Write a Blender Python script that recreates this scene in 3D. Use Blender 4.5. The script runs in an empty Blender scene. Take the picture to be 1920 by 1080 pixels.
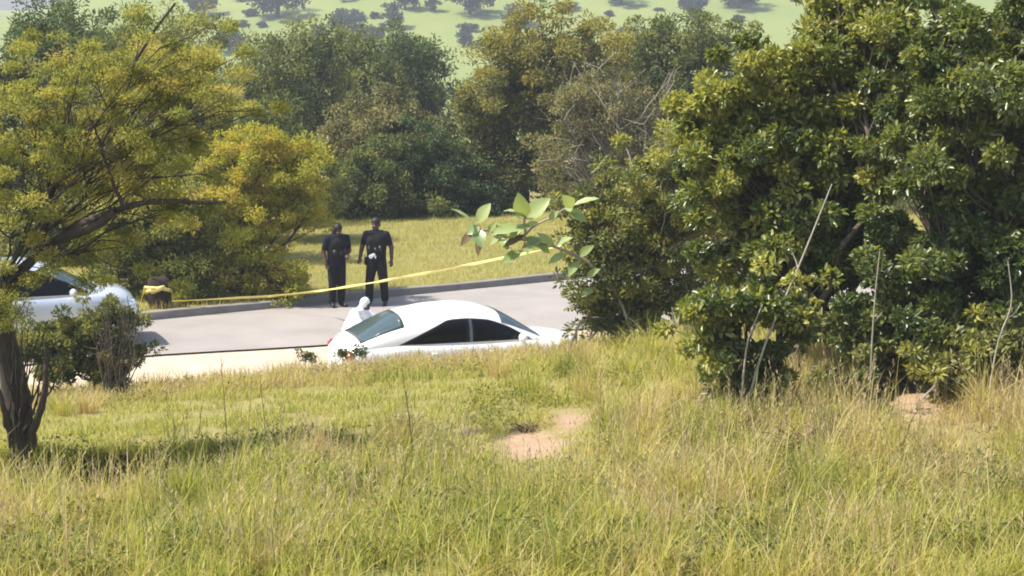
import bpy, bmesh, math
import numpy as np
from mathutils import Vector, Matrix, noise as mnoise

C = bpy.context.scene.collection
rng = np.random.default_rng(11)
R = math.radians

# ------------------------------------------------------------------ camera, world, sun, exposure
FPX = 3800.0
H = 6.05
PITCH = math.atan(540 / FPX)
cam_d = bpy.data.cameras.new('camera')
cam_d.sensor_width = 36.0
cam_d.lens = 36.0 * FPX / 1920.0
cam_d.clip_start = 0.5
cam_d.clip_end = 4000
cam = bpy.data.objects.new('camera', cam_d)
C.objects.link(cam)
cam.location = (0, 0, H)
cam.rotation_euler = (math.pi / 2 - PITCH, 0, 0)
bpy.context.scene.camera = cam

SUN_EL, SUN_AZ = R(55), math.atan2(-0.77, -0.14)      # azimuth measured from +Y towards +X
sun_dir = Vector((math.cos(SUN_EL) * math.sin(SUN_AZ), math.cos(SUN_EL) * math.cos(SUN_AZ), math.sin(SUN_EL)))
world = bpy.data.worlds.new('World')
bpy.context.scene.world = world
world.use_nodes = True
wn = world.node_tree
bg = wn.nodes['Background']
sky = wn.nodes.new('ShaderNodeTexSky')
sky.sky_type = 'NISHITA'
sky.sun_disc = False
sky.sun_elevation = SUN_EL
sky.sun_rotation = SUN_AZ
sky.dust_density = 2.0
wn.links.new(sky.outputs['Color'], bg.inputs['Color'])
bg.inputs['Strength'].default_value = 0.14
sl = bpy.data.lights.new('sun', 'SUN')
sl.energy = 4.8
sl.angle = R(0.53)
sl.color = (1.0, 0.95, 0.86)
sun = bpy.data.objects.new('sun', sl)
C.objects.link(sun)
sun.rotation_euler = sun_dir.to_track_quat('Z', 'Y').to_euler()
vs = bpy.context.scene.view_settings
vs.view_transform = 'Standard'
vs.look = 'None'
vs.exposure = 0.9
vs.gamma = 1.0
vs.use_curve_mapping = False
bpy.context.scene.cycles.max_bounces = 8
bpy.context.scene.cycles.transparent_max_bounces = 8
bpy.context.scene.cycles.filter_width = 1.9

# ------------------------------------------------------------------ helpers
def tag(o, label=None, cat=None, group=None, kind=None):
    if label: o['label'] = label
    if cat: o['category'] = cat
    if group: o['group'] = group
    if kind: o['kind'] = kind
    return o

def empty(name, loc, label, cat, group=None, rz=0):
    o = bpy.data.objects.new(name, None)
    C.objects.link(o)
    o.empty_display_size = 0.2
    o.location = loc
    o.rotation_euler = (0, 0, rz)
    return tag(o, label, cat, group)

def np_mesh(name, V, F, mats, parent=None, smooth=False, tint=None, loc=None, mi=None):
    """V (n,3); F (m,3) or (m,4) int array, or a list of arrays of both kinds"""
    V = np.asarray(V, dtype=np.float32)
    Fs = F if isinstance(F, list) else [F]
    Fs = [np.asarray(f, dtype=np.int32) for f in Fs if len(f)]
    me = bpy.data.meshes.new(name)
    me.vertices.add(len(V)); me.vertices.foreach_set('co', V.ravel())
    tot = sum(f.size for f in Fs); npoly = sum(len(f) for f in Fs)
    me.loops.add(tot)
    me.loops.foreach_set('vertex_index', np.concatenate([f.ravel() for f in Fs]))
    me.polygons.add(npoly)
    sizes = np.concatenate([np.full(len(f), f.shape[1], np.int32) for f in Fs])
    me.polygons.foreach_set('loop_start', np.concatenate([[0], np.cumsum(sizes)[:-1]]).astype(np.int32))
    if smooth:
        me.polygons.foreach_set('use_smooth', np.ones(npoly, dtype=bool))
    if mi is not None:
        me.polygons.foreach_set('material_index', np.asarray(mi, dtype=np.int32))
    me.update(calc_edges=True)
    if tint is not None:
        a = me.attributes.new('tint', 'FLOAT', 'FACE')
        a.data.foreach_set('value', np.asarray(tint, dtype=np.float32))
    for m in (mats if isinstance(mats, (list, tuple)) else [mats]):
        me.materials.append(m)
    o = bpy.data.objects.new(name, me)
    C.objects.link(o)
    if parent is not None: o.parent = parent
    if loc is not None: o.location = loc
    return o

def bm_obj(name, bm, mats, parent=None, smooth=True, angle=None):
    me = bpy.data.meshes.new(name)
    bmesh.ops.recalc_face_normals(bm, faces=bm.faces[:])
    bm.to_mesh(me); bm.free()
    for p in me.polygons: p.use_smooth = smooth
    for m in (mats if isinstance(mats, (list, tuple)) else [mats]):
        me.materials.append(m)
    o = bpy.data.objects.new(name, me)
    C.objects.link(o)
    if parent is not None: o.parent = parent
    return o

def bm_box(bm, c, s, rot=None):
    m = Matrix.Translation(Vector(c))
    if rot is not None: m = m @ rot.to_4x4()
    m = m @ Matrix.Diagonal((s[0], s[1], s[2], 1))
    bmesh.ops.create_cube(bm, size=1.0, matrix=m)

class Tubes:
    def __init__(s): s.V = []; s.F = []; s.n = 0
    def add(s, path, rad, sides=6, cap=True):
        path = np.asarray(path, float); n = len(path)
        rad = np.broadcast_to(np.asarray(rad, float), (n,))
        T = np.gradient(path, axis=0); T /= np.linalg.norm(T, axis=1, keepdims=True) + 1e-9
        ref = np.array([0.31, 0.57, 0.1]) if abs(T[0, 2]) > 0.5 else np.array([0.05, 0.1, 1.0])
        U = np.cross(T, ref); U /= np.linalg.norm(U, axis=1, keepdims=True) + 1e-9
        W = np.cross(T, U)
        a = np.linspace(0, 2 * np.pi, sides, endpoint=False)
        ring = path[:, None, :] + rad[:, None, None] * (np.cos(a)[None, :, None] * U[:, None, :] + np.sin(a)[None, :, None] * W[:, None, :])
        s.V.append(ring.reshape(-1, 3))
        i = np.arange(n - 1)[:, None] * sides; j = np.arange(sides)[None, :]
        k = (j + 1) % sides
        q = np.stack([i + j, i + k, i + sides + k, i + sides + j], -1).reshape(-1, 4)
        s.F.append(q + s.n)
        s.n += n * sides
    def build(s, name, mat, parent=None):
        return np_mesh(name, np.concatenate(s.V), np.concatenate(s.F), mat, parent, smooth=True)

def sstep(a, b, x):
    t = np.clip((x - a) / (b - a), 0, 1)
    return t * t * (3 - 2 * t)

def vnoise(x, y, s, seed=0):
    """smooth value noise, vectorised, 0..1"""
    x = np.asarray(x, float) / s + seed * 17.13; y = np.asarray(y, float) / s + seed * 5.71
    xi = np.floor(x); yi = np.floor(y); fx = x - xi; fy = y - yi
    fx = fx * fx * (3 - 2 * fx); fy = fy * fy * (3 - 2 * fy)
    def h(a, b):
        v = np.sin(a * 127.1 + b * 311.7 + seed * 74.7) * 43758.5453
        return v - np.floor(v)
    return (h(xi, yi) * (1 - fx) + h(xi + 1, yi) * fx) * (1 - fy) + (h(xi, yi + 1) * (1 - fx) + h(xi + 1, yi + 1) * fx) * fy

# ------------------------------------------------------------------ terrain
def y_near(x):
    x = np.asarray(x, float)
    return np.where(x < -7, 34.0 + .45 * (x + 7), np.where(x > 8, 39.775 + .55 * (x - 8), 34.0 + .385 * (x + 7)))
def y_far(x):
    x = np.asarray(x, float)
    return np.where(x < -7, 38.1 + .5 * (x + 7), np.where(x > 8, 48.6 + .6 * (x - 8), 38.1 + .70 * (x + 7)))

def terrain(x, y):
    x = np.asarray(x, float); y = np.asarray(y, float)
    xc = np.clip(x, -14, 14)
    zn = 3.46 - .0965 * np.clip(y, -40, 60) + (.09 * (xc + 2.4) + .12 * sstep(-.3, 2.2, xc)) * sstep(13, 27, y)
    # little bank facing the camera
    edge = 20.5 + .5 * (vnoise(x, y * 0, 0.9, 3) - .5) + .12 * xc * 0
    step = sstep(edge - .12, edge + .12, y)
    depth = .58 * sstep(-2.5, -3.3, x) * sstep(-9.5, -7, x)
    zn = zn - depth * (1 - step) * sstep(15.5, 20.0, y)
    zn = zn + (.10 * (vnoise(x, y, 1.7, 1) - .5) + .05 * (vnoise(x, y, .5, 2) - .5))
    # back of the rise, down to the verge
    yn = y_near(x); yf = y_far(x)
    sag = -.12 - .30 * sstep(-5.0, -2.2, x)
    verge = sag * sstep(0.0, 1.3, yn - y) - .03
    yc = 29.9 + .04 * xc
    k = sstep(yc, yc + 2.0, y)
    z = zn * (1 - k) + verge * k
    field = .13 + .05 * (vnoise(x, y, 3.0, 5) - .5) * sstep(.6, 3, y - yf)
    z = np.where(y > yn, -.03, z)
    kf = sstep(.10, .16, y - yf)
    z = np.where(y > yf, -.03 * (1 - kf) + field * kf, z)
    # valley and the hillside across it
    v = sstep(62, 170, y)
    z = z * (1 - v) + (-6.0 + 1.2 * (vnoise(x, y, 60, 7) - .5)) * v
    hill = -6.0 + .21 * np.maximum(0, y - 335 + 26 * (vnoise(x, y, 90, 8) - .5))
    cap = .8 + .8 * np.maximum(0, x + .226 * y) + 1.5 * vnoise(x, y, 40, 9)
    hill = np.minimum(hill, np.minimum(cap, 58 + .02 * y))
    z = np.where(y > 300, np.maximum(z, hill), z)
    return z

def tz(x, y): return float(terrain(np.array([x]), np.array([y]))[0])

def ray(px, py):
    dx, dy, dz = (px - 960) / FPX, 1.0, -(py - 540) / FPX
    c, s = math.cos(-PITCH), math.sin(-PITCH)
    return np.array([dx, dy * c - dz * s, dy * s + dz * c])
def at(px, py, D):
    d = ray(px, py); return np.array([0, 0, H]) + d * (D / d[1])
def ground_at(px, py):
    d = ray(px, py); d = d / d[1]
    t = np.arange(10, 120, .05)
    zz = H + d[2] * t
    hit = np.nonzero(zz < terrain(d[0] * t, t))[0]
    i = hit[0] if len(hit) else -1
    return np.array([d[0] * t[i], t[i], terrain(d[0] * t[i], t[i])])

PATCHES = []      # bare soil: (x, y, rx, ry)
for (px, py, wpx, hpx) in ((995, 842, 74, 26), (1068, 784, 42, 17), (1685, 754, 62, 46), (850, 815, 50, 10)):
    g = ground_at(px, py); g2 = ground_at(px, py - hpx); g3 = ground_at(px, py + hpx)
    PATCHES.append((g[0], g[1], wpx * g[1] / FPX, max(.25, abs(g2[1] - g3[1]) / 2)))

def soil_mask(x, y):
    m = np.zeros_like(np.asarray(x, float))
    wob = .35 * (vnoise(x, y, .35, 12) - .5) + .3 * (vnoise(x, y, .12, 13) - .5)
    for (cx, cy, rx, ry) in PATCHES:
        d = np.sqrt(((x - cx) / rx) ** 2 + ((y - cy) / ry) ** 2)
        m = np.maximum(m, 1 - sstep(.75, 1.15, d + wob))
    return m
def verge_mask(x, y):
    yn = y_near(x)
    w = .5 * (vnoise(x, y, .6, 14) - .5)
    return sstep(31.3, 32.2, y + w) * sstep(.25, .0, y - yn)

# ------------------------------------------------------------------ materials
def new_mat(name):
    m = bpy.data.materials.new(name); m.use_nodes = True
    nt = m.node_tree
    return m, nt, nt.nodes['Principled BSDF'], nt.nodes['Material Output']

def ramp(nt, cols):
    r = nt.nodes.new('ShaderNodeValToRGB')
    e = r.color_ramp.elements
    n = len(cols)
    e[0].position = 0; e[0].color = (*cols[0], 1)
    e[1].position = 1; e[1].color = (*cols[-1], 1)
    for i in range(1, n - 1):
        k = e.new(i / (n - 1)); k.color = (*cols[i], 1)
    return r

def leaf_mat(name, cols, transl=.35, rough=.5, spec=.35, tcol=(1.25, 1.15, .6)):
    m, nt, p, out = new_mat(name)
    at_ = nt.nodes.new('ShaderNodeAttribute'); at_.attribute_name = 'tint'
    r = ramp(nt, cols)
    nt.links.new(at_.outputs['Fac'], r.inputs['Fac'])
    nt.links.new(r.outputs['Color'], p.inputs['Base Color'])
    p.inputs['Roughness'].default_value = rough
    p.inputs['Specular IOR Level'].default_value = spec
    t = nt.nodes.new('ShaderNodeBsdfTranslucent')
    mx = nt.nodes.new('ShaderNodeMix'); mx.data_type = 'RGBA'; mx.blend_type = 'MULTIPLY'
    mx.inputs['Factor'].default_value = 1
    nt.links.new(r.outputs['Color'], mx.inputs[6]); mx.inputs[7].default_value = (*tcol, 1)
    nt.links.new(mx.outputs[2], t.inputs['Color'])
    ms = nt.nodes.new('ShaderNodeMixShader'); ms.inputs[0].default_value = transl
    nt.links.new(p.outputs[0], ms.inputs[1]); nt.links.new(t.outputs[0], ms.inputs[2])
    nt.links.new(ms.outputs[0], out.inputs['Surface'])
    return m

def plain(name, col, rough=.6, spec=.5, metal=0, coat=0, noise=None):
    m, nt, p, out = new_mat(name)
    p.inputs['Base Color'].default_value = (*col, 1)
    p.inputs['Roughness'].default_value = rough
    p.inputs['Specular IOR Level'].default_value = spec
    p.inputs['Metallic'].default_value = metal
    p.inputs['Coat Weight'].default_value = coat
    p.inputs['Coat Roughness'].default_value = .05
    if noise:
        sc, amt = noise
        tc = nt.nodes.new('ShaderNodeTexCoord')
        n = nt.nodes.new('ShaderNodeTexNoise'); n.inputs['Scale'].default_value = sc; n.inputs['Detail'].default_value = 6
        nt.links.new(tc.outputs['Object'], n.inputs['Vector'])
        r = ramp(nt, [tuple(c * (1 - amt) for c in col), tuple(min(1, c * (1 + amt)) for c in col)])
        nt.links.new(n.outputs['Fac'], r.inputs['Fac'])
        nt.links.new(r.outputs['Color'], p.inputs['Base Color'])
        b = nt.nodes.new('ShaderNodeBump'); b.inputs['Strength'].default_value = .4; b.inputs['Distance'].default_value = .02
        nt.links.new(n.outputs['Fac'], b.inputs['Height']); nt.links.new(b.outputs['Normal'], p.inputs['Normal'])
    return m

M = {}
M['bark'] = plain('bark', (.11, .085, .065), .9, .2, noise=(9, .5))
M['bark_brown'] = plain('bark_brown', (.062, .05, .04), .9, .2, noise=(9, .5))
M['bark_dark'] = plain('bark_dark', (.05, .042, .036), .9, .2, noise=(9, .5))
M['bark_pale'] = plain('bark_pale', (.32, .29, .25), .9, .2, noise=(12, .35))
M['twig_grey'] = plain('twig_grey', (.30, .26, .22), .9, .2)
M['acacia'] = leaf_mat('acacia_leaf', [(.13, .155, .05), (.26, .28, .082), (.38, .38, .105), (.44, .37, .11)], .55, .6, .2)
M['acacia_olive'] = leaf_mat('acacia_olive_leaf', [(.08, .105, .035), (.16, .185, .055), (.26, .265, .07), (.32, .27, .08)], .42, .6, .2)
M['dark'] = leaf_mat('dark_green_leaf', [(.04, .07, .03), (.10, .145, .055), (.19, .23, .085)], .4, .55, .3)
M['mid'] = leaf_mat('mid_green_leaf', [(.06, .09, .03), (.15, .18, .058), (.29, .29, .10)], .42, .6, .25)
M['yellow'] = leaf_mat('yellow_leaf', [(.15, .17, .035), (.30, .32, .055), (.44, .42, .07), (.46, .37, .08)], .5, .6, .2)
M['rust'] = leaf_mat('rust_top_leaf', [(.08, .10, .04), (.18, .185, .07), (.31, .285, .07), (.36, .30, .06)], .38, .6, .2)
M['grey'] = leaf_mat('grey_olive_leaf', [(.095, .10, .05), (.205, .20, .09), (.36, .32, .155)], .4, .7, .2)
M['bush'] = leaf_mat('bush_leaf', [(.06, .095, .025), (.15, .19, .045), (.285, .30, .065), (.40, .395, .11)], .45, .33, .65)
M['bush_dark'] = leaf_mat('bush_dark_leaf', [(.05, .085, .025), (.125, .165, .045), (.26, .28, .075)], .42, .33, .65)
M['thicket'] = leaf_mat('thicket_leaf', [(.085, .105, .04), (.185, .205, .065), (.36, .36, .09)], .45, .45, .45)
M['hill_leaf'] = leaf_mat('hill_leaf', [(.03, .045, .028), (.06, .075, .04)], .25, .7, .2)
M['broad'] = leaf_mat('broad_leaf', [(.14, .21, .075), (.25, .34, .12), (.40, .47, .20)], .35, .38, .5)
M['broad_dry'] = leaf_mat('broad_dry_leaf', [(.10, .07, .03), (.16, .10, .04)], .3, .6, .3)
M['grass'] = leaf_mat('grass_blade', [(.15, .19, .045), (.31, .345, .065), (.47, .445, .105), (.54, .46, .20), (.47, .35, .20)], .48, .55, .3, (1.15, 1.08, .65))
M['seed'] = leaf_mat('grass_seed', [(.32, .24, .13), (.48, .38, .20), (.56, .46, .27)], .4, .7, .2, (1, 1, .9))
M['paint_white'] = plain('white_car_paint', (.80, .80, .80), .28, .5, coat=.7)
M['paint_silver'] = plain('silver_car_paint', (.55, .58, .63), .3, .5, metal=.35, coat=.6)
M['glass'] = plain('dark_car_glass', (.008, .009, .010), .08, .3)
M['glass_rear'] = plain('grey_green_car_glass', (.10, .15, .16), .08, .7, coat=.6)
M['pillar'] = plain('grey_pillar', (.10, .11, .115), .4)
M['black'] = plain('black_trim', (.015, .015, .016), .5)
M['rubber'] = plain('tyre_rubber', (.02, .02, .02), .85, .3)
M['alloy'] = plain('alloy', (.5, .5, .52), .35, .5, metal=.8)
M['red_lamp'] = plain('red_lamp', (.35, .015, .012), .2)
M['clear_lamp'] = plain('clear_lamp', (.7, .72, .74), .15)
M['plate'] = plain('plate', (.7, .7, .68), .5)
M['navy'] = plain('navy_cloth', (.009, .009, .021), .85, .2, noise=(30, .35))
M['black_cloth'] = plain('black_cloth', (.013, .012, .012), .85, .2, noise=(30, .3))
M['skin'] = plain('skin', (.075, .037, .024), .55, .4)
M['hair'] = plain('dark_hair', (.012, .010, .009), .6, .4)
M['white_cloth'] = plain('white_suit', (.78, .78, .77), .8, .3, noise=(25, .06))
M['mask'] = plain('dark_mask', (.03, .03, .035), .6)
M['eye'] = plain('eye_white', (.5, .48, .45), .3)
M['tape'] = plain('yellow_tape', (.84, .76, .32), .4, .5)
M['stump'] = plain('stump_wood', (.035, .022, .02), .9, .2, noise=(14, .4))
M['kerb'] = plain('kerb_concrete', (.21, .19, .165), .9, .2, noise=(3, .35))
M['dead'] = plain('dead_twig', (.13, .09, .06), .9, .2)
M['straw'] = plain('straw_stem', (.33, .26, .12), .8, .2)

def tape_mat():
    m = M['tape']; nt = m.node_tree; p = nt.nodes['Principled BSDF']; out = nt.nodes['Material Output']
    t = nt.nodes.new('ShaderNodeBsdfTranslucent'); t.inputs['Color'].default_value = (.85, .7, .1, 1)
    ms = nt.nodes.new('ShaderNodeMixShader'); ms.inputs[0].default_value = .4
    nt.links.new(p.outputs[0], ms.inputs[1]); nt.links.new(t.outputs[0], ms.inputs[2]); nt.links.new(ms.outputs[0], out.inputs['Surface'])
tape_mat()

def ground_mat():
    m, nt, p, out = new_mat('ground_soil_and_turf')
    L = nt.links.new
    tc = nt.nodes.new('ShaderNodeTexCoord')
    def noise(scale, det=6):
        n = nt.nodes.new('ShaderNodeTexNoise'); n.inputs['Scale'].default_value = scale; n.inputs['Detail'].default_value = det
        L(tc.outputs['Object'], n.inputs['Vector']); return n
    def mix(fac, a, b):
        x = nt.nodes.new('ShaderNodeMix'); x.data_type = 'RGBA'
        L(fac, x.inputs['Factor']); L(a, x.inputs[6]); L(b, x.inputs[7]); return x.outputs[2]
    def attr(n):
        a = nt.nodes.new('ShaderNodeAttribute'); a.attribute_name = n; return a.outputs['Fac']
    n1 = noise(1.3); turf = ramp(nt, [(.13, .115, .045), (.21, .185, .065), (.29, .235, .11)])
    L(n1.outputs['Fac'], turf.inputs['Fac'])
    n2 = noise(6); soil = ramp(nt, [(.26, .17, .11), (.33, .225, .145), (.43, .30, .20)])
    L(n2.outputs['Fac'], soil.inputs['Fac'])
    n3 = noise(3); sand = ramp(nt, [(.40, .31, .22), (.49, .39, .285), (.56, .46, .345)])
    L(n3.outputs['Fac'], sand.inputs['Fac'])
    n4 = noise(.045, 10); hill = ramp(nt, [(.10, .125, .04), (.155, .19, .05), (.195, .22, .065), (.25, .25, .10)])
    L(n4.outputs['Fac'], hill.inputs['Fac'])
    bank = nt.nodes.new('ShaderNodeRGB'); bank.outputs[0].default_value = (.035, .028, .02, 1)  # dark soil, with the bank face's shade painted into its colour
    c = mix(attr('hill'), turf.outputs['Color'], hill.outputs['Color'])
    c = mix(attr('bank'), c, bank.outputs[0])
    c = mix(attr('verge'), c, sand.outputs['Color'])
    c = mix(attr('soil'), c, soil.outputs['Color'])
    L(c, p.inputs['Base Color'])
    p.inputs['Roughness'].default_value = .95; p.inputs['Specular IOR Level'].default_value = .15
    nb = noise(22); b = nt.nodes.new('ShaderNodeBump'); b.inputs['Strength'].default_value = .5; b.inputs['Distance'].default_value = .04
    L(nb.outputs['Fac'], b.inputs['Height']); L(b.outputs['Normal'], p.inputs['Normal'])
    return m

def road_mat():
    m, nt, p, out = new_mat('worn_asphalt')
    L = nt.links.new
    tc = nt.nodes.new('ShaderNodeTexCoord')
    n = nt.nodes.new('ShaderNodeTexNoise'); n.inputs['Scale'].default_value = 1.1; n.inputs['Detail'].default_value = 8
    L(tc.outputs['Object'], n.inputs['Vector'])
    r = ramp(nt, [(.22, .195, .175), (.275, .245, .22), (.32, .288, .258)]); L(n.outputs['Fac'], r.inputs['Fac'])
    n2 = nt.nodes.new('ShaderNodeTexNoise'); n2.inputs['Scale'].default_value = 120; n2.inputs['Detail'].default_value = 2
    L(tc.outputs['Object'], n2.inputs['Vector'])
    x = nt.nodes.new('ShaderNodeMix'); x.data_type = 'RGBA'; x.blend_type = 'OVERLAY'; x.inputs['Factor'].default_value = .35
    L(r.outputs['Color'], x.inputs[6]); L(n2.outputs['Color'], x.inputs[7])
    n3 = nt.nodes.new('ShaderNodeTexNoise'); n3.inputs['Scale'].default_value = .35; n3.inputs['Detail'].default_value = 9; n3.inputs['Roughness'].default_value = .7
    L(tc.outputs['Object'], n3.inputs['Vector'])
    r3 = ramp(nt, [(.62, .6, .58), (1, 1, 1), (1.12, 1.08, 1.02)]); L(n3.outputs['Fac'], r3.inputs['Fac'])
    x3 = nt.nodes.new('ShaderNodeMix'); x3.data_type = 'RGBA'; x3.blend_type = 'MULTIPLY'; x3.inputs['Factor'].default_value = 1
    L(x.outputs[2], x3.inputs[6]); L(r3.outputs['Color'], x3.inputs[7]); x = x3
    hs = nt.nodes.new('ShaderNodeHueSaturation'); hs.inputs['Saturation'].default_value = .9; L(x.outputs[2], hs.inputs['Color'])
    L(hs.outputs['Color'], p.inputs['Base Color'])
    p.inputs['Roughness'].default_value = .85; p.inputs['Specular IOR Level'].default_value = .25
    b = nt.nodes.new('ShaderNodeBump'); b.inputs['Strength'].default_value = .3; b.inputs['Distance'].default_value = .01
    L(n2.outputs['Fac'], b.inputs['Height']); L(b.outputs['Normal'], p.inputs['Normal'])
    return m

# ------------------------------------------------------------------ ground, road, kerb
def axis(lo, hi, fine, a, b, grow=1.14):
    mid = np.arange(a, b + 1e-6, fine)
    out = []; s = fine; v = b
    while v < hi: s = min(s * grow, 9.0); v += s; out.append(v)
    left = []; s = fine; v = a
    while v > lo: s = min(s * grow, 9.0); v -= s; left.append(v)
    return np.concatenate([left[::-1], mid, out])
xs = axis(-420, 420, .2, -11, 11); ys = axis(-60, 900, .2, 11, 50)
GX, GY = np.meshgrid(xs, ys)
GZ = terrain(GX, GY)
nx, ny = len(xs), len(ys)
gv = np.stack([GX.ravel(), GY.ravel(), GZ.ravel()], 1)
ii = (np.arange(ny - 1)[:, None] * nx + np.arange(nx - 1)[None, :]).ravel()
gf = np.stack([ii, ii + 1, ii + nx + 1, ii + nx], 1)
ground = np_mesh('ground', gv, gf, ground_mat(), smooth=True)
tag(ground, kind='structure')
gx, gy = gv[:, 0], gv[:, 1]
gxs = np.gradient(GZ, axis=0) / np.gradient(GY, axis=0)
bank_shade = (sstep(.35, .8, gxs.ravel()) * (gy < 24) * (gy > 18) * (np.abs(gx) < 11))  # steep bank face, where the painted shade goes
for nme, val in (('soil', soil_mask(gx, gy)), ('verge', verge_mask(gx, gy)), ('hill', sstep(90, 160, gy)), ('bank', bank_shade)):
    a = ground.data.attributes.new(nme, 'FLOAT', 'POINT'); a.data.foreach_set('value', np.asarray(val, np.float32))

rx = np.arange(-60, 60.1, .5)
nr = 9
t = np.linspace(0, 1, nr)
RV = []
for x in rx:
    a, b = float(y_near(x)), float(y_far(x))
    for k in t:
        wob = .12 * (float(vnoise(np.array([x]), np.array([0.]), .9, 21)[0]) - .5) if k == 0 else 0
        RV.append((x, a + (b - a) * k + wob, .004 + .05 * math.sin(math.pi * k) * .6))
i0 = (np.arange(len(rx) - 1)[:, None] * nr + np.arange(nr - 1)[None, :]).ravel()
road = np_mesh('road', np.array(RV), np.stack([i0, i0 + nr, i0 + nr + 1, i0 + 1], 1), road_mat(), smooth=True)
tag(road, kind='structure')

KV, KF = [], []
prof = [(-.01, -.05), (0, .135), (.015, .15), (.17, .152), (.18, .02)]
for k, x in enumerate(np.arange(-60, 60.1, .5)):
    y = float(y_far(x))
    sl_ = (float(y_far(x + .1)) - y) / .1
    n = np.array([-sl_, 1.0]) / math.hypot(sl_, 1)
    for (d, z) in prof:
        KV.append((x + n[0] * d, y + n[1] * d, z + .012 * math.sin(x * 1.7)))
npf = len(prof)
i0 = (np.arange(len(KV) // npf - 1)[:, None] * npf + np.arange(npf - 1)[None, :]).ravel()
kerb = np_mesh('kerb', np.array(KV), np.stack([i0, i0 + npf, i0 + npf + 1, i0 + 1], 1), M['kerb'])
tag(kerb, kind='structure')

# ------------------------------------------------------------------ haze
bm = bmesh.new()
bm_box(bm, (0, 418, 35), (838, 955, 92))
hz = bm_obj('haze', bm, [], smooth=False)
hm = bpy.data.materials.new('haze_air'); hm.use_nodes = True
hm.node_tree.nodes.remove(hm.node_tree.nodes['Principled BSDF'])
pv = hm.node_tree.nodes.new('ShaderNodeVolumePrincipled')
pv.inputs['Color'].default_value = (.86, .92, 1.0, 1)
pv.inputs['Density'].default_value = .00055
hm.node_tree.links.new(pv.outputs['Volume'], hm.node_tree.nodes['Material Output'].inputs['Volume'])
hz.data.materials.append(hm)
tag(hz, kind='stuff')

# ------------------------------------------------------------------ vegetation generators
def unit(n, g):
    v = g.normal(size=(n, 3)); return v / np.linalg.norm(v, axis=1, keepdims=True)

def leaf_cards(P, D_, N_, L, W, fold=.25, hexa=False, curl=0.0):
    """rhombic or six-point leaves folded along the midrib"""
    D_ = D_ / (np.linalg.norm(D_, axis=1, keepdims=True) + 1e-9)
    S = np.cross(D_, N_); S /= (np.linalg.norm(S, axis=1, keepdims=True) + 1e-9)
    N2 = np.cross(S, D_)
    L = np.broadcast_to(L, (len(P),))[:, None]; W = np.broadcast_to(W, (len(P),))[:, None]
    n = len(P)
    if not hexa:
        b = P; l = P + D_ * L * .5 - S * W * .5 + N2 * W * fold; r = P + D_ * L * .5 + S * W * .5 + N2 * W * fold
        tip = P + D_ * L - N2 * L * curl
        V = np.stack([b, l, tip, r], 1).reshape(-1, 3)
        k = np.arange(n)[:, None] * 4
        F = np.stack([k + [0, 2, 1], k + [0, 3, 2]], 1).reshape(-1, 3)
        return V, F, 2
    b = P
    l1 = P + D_ * L * .30 - S * W * .46 + N2 * W * fold; r1 = P + D_ * L * .30 + S * W * .46 + N2 * W * fold
    l2 = P + D_ * L * .70 - S * W * .42 + N2 * (W * fold - L * curl * .5); r2 = P + D_ * L * .70 + S * W * .42 + N2 * (W * fold - L * curl * .5)
    tip = P + D_ * L - N2 * L * curl
    V = np.stack([b, l1, l2, tip, r2, r1], 1).reshape(-1, 3)
    k = np.arange(n)[:, None] * 6
    F = np.stack([k + [0, 3, 1], k + [1, 3, 2], k + [0, 5, 3], k + [5, 4, 3]], 1).reshape(-1, 3)
    return V, F, 4

def curve(a, b, g, bend=.12, n=6, up=0.0):
    a = np.asarray(a, float); b = np.asarray(b, float)
    t_ = np.linspace(0, 1, n)[:, None]
    d = np.linalg.norm(b - a)
    off = g.normal(size=3) * bend * d; off[2] += up * d
    j = g.normal(size=(n, 3)) * .02 * d; j[0] = 0; j[-1] = 0
    return a + (b - a) * t_ + off * (t_ * (1 - t_) * 2) + j

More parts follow.
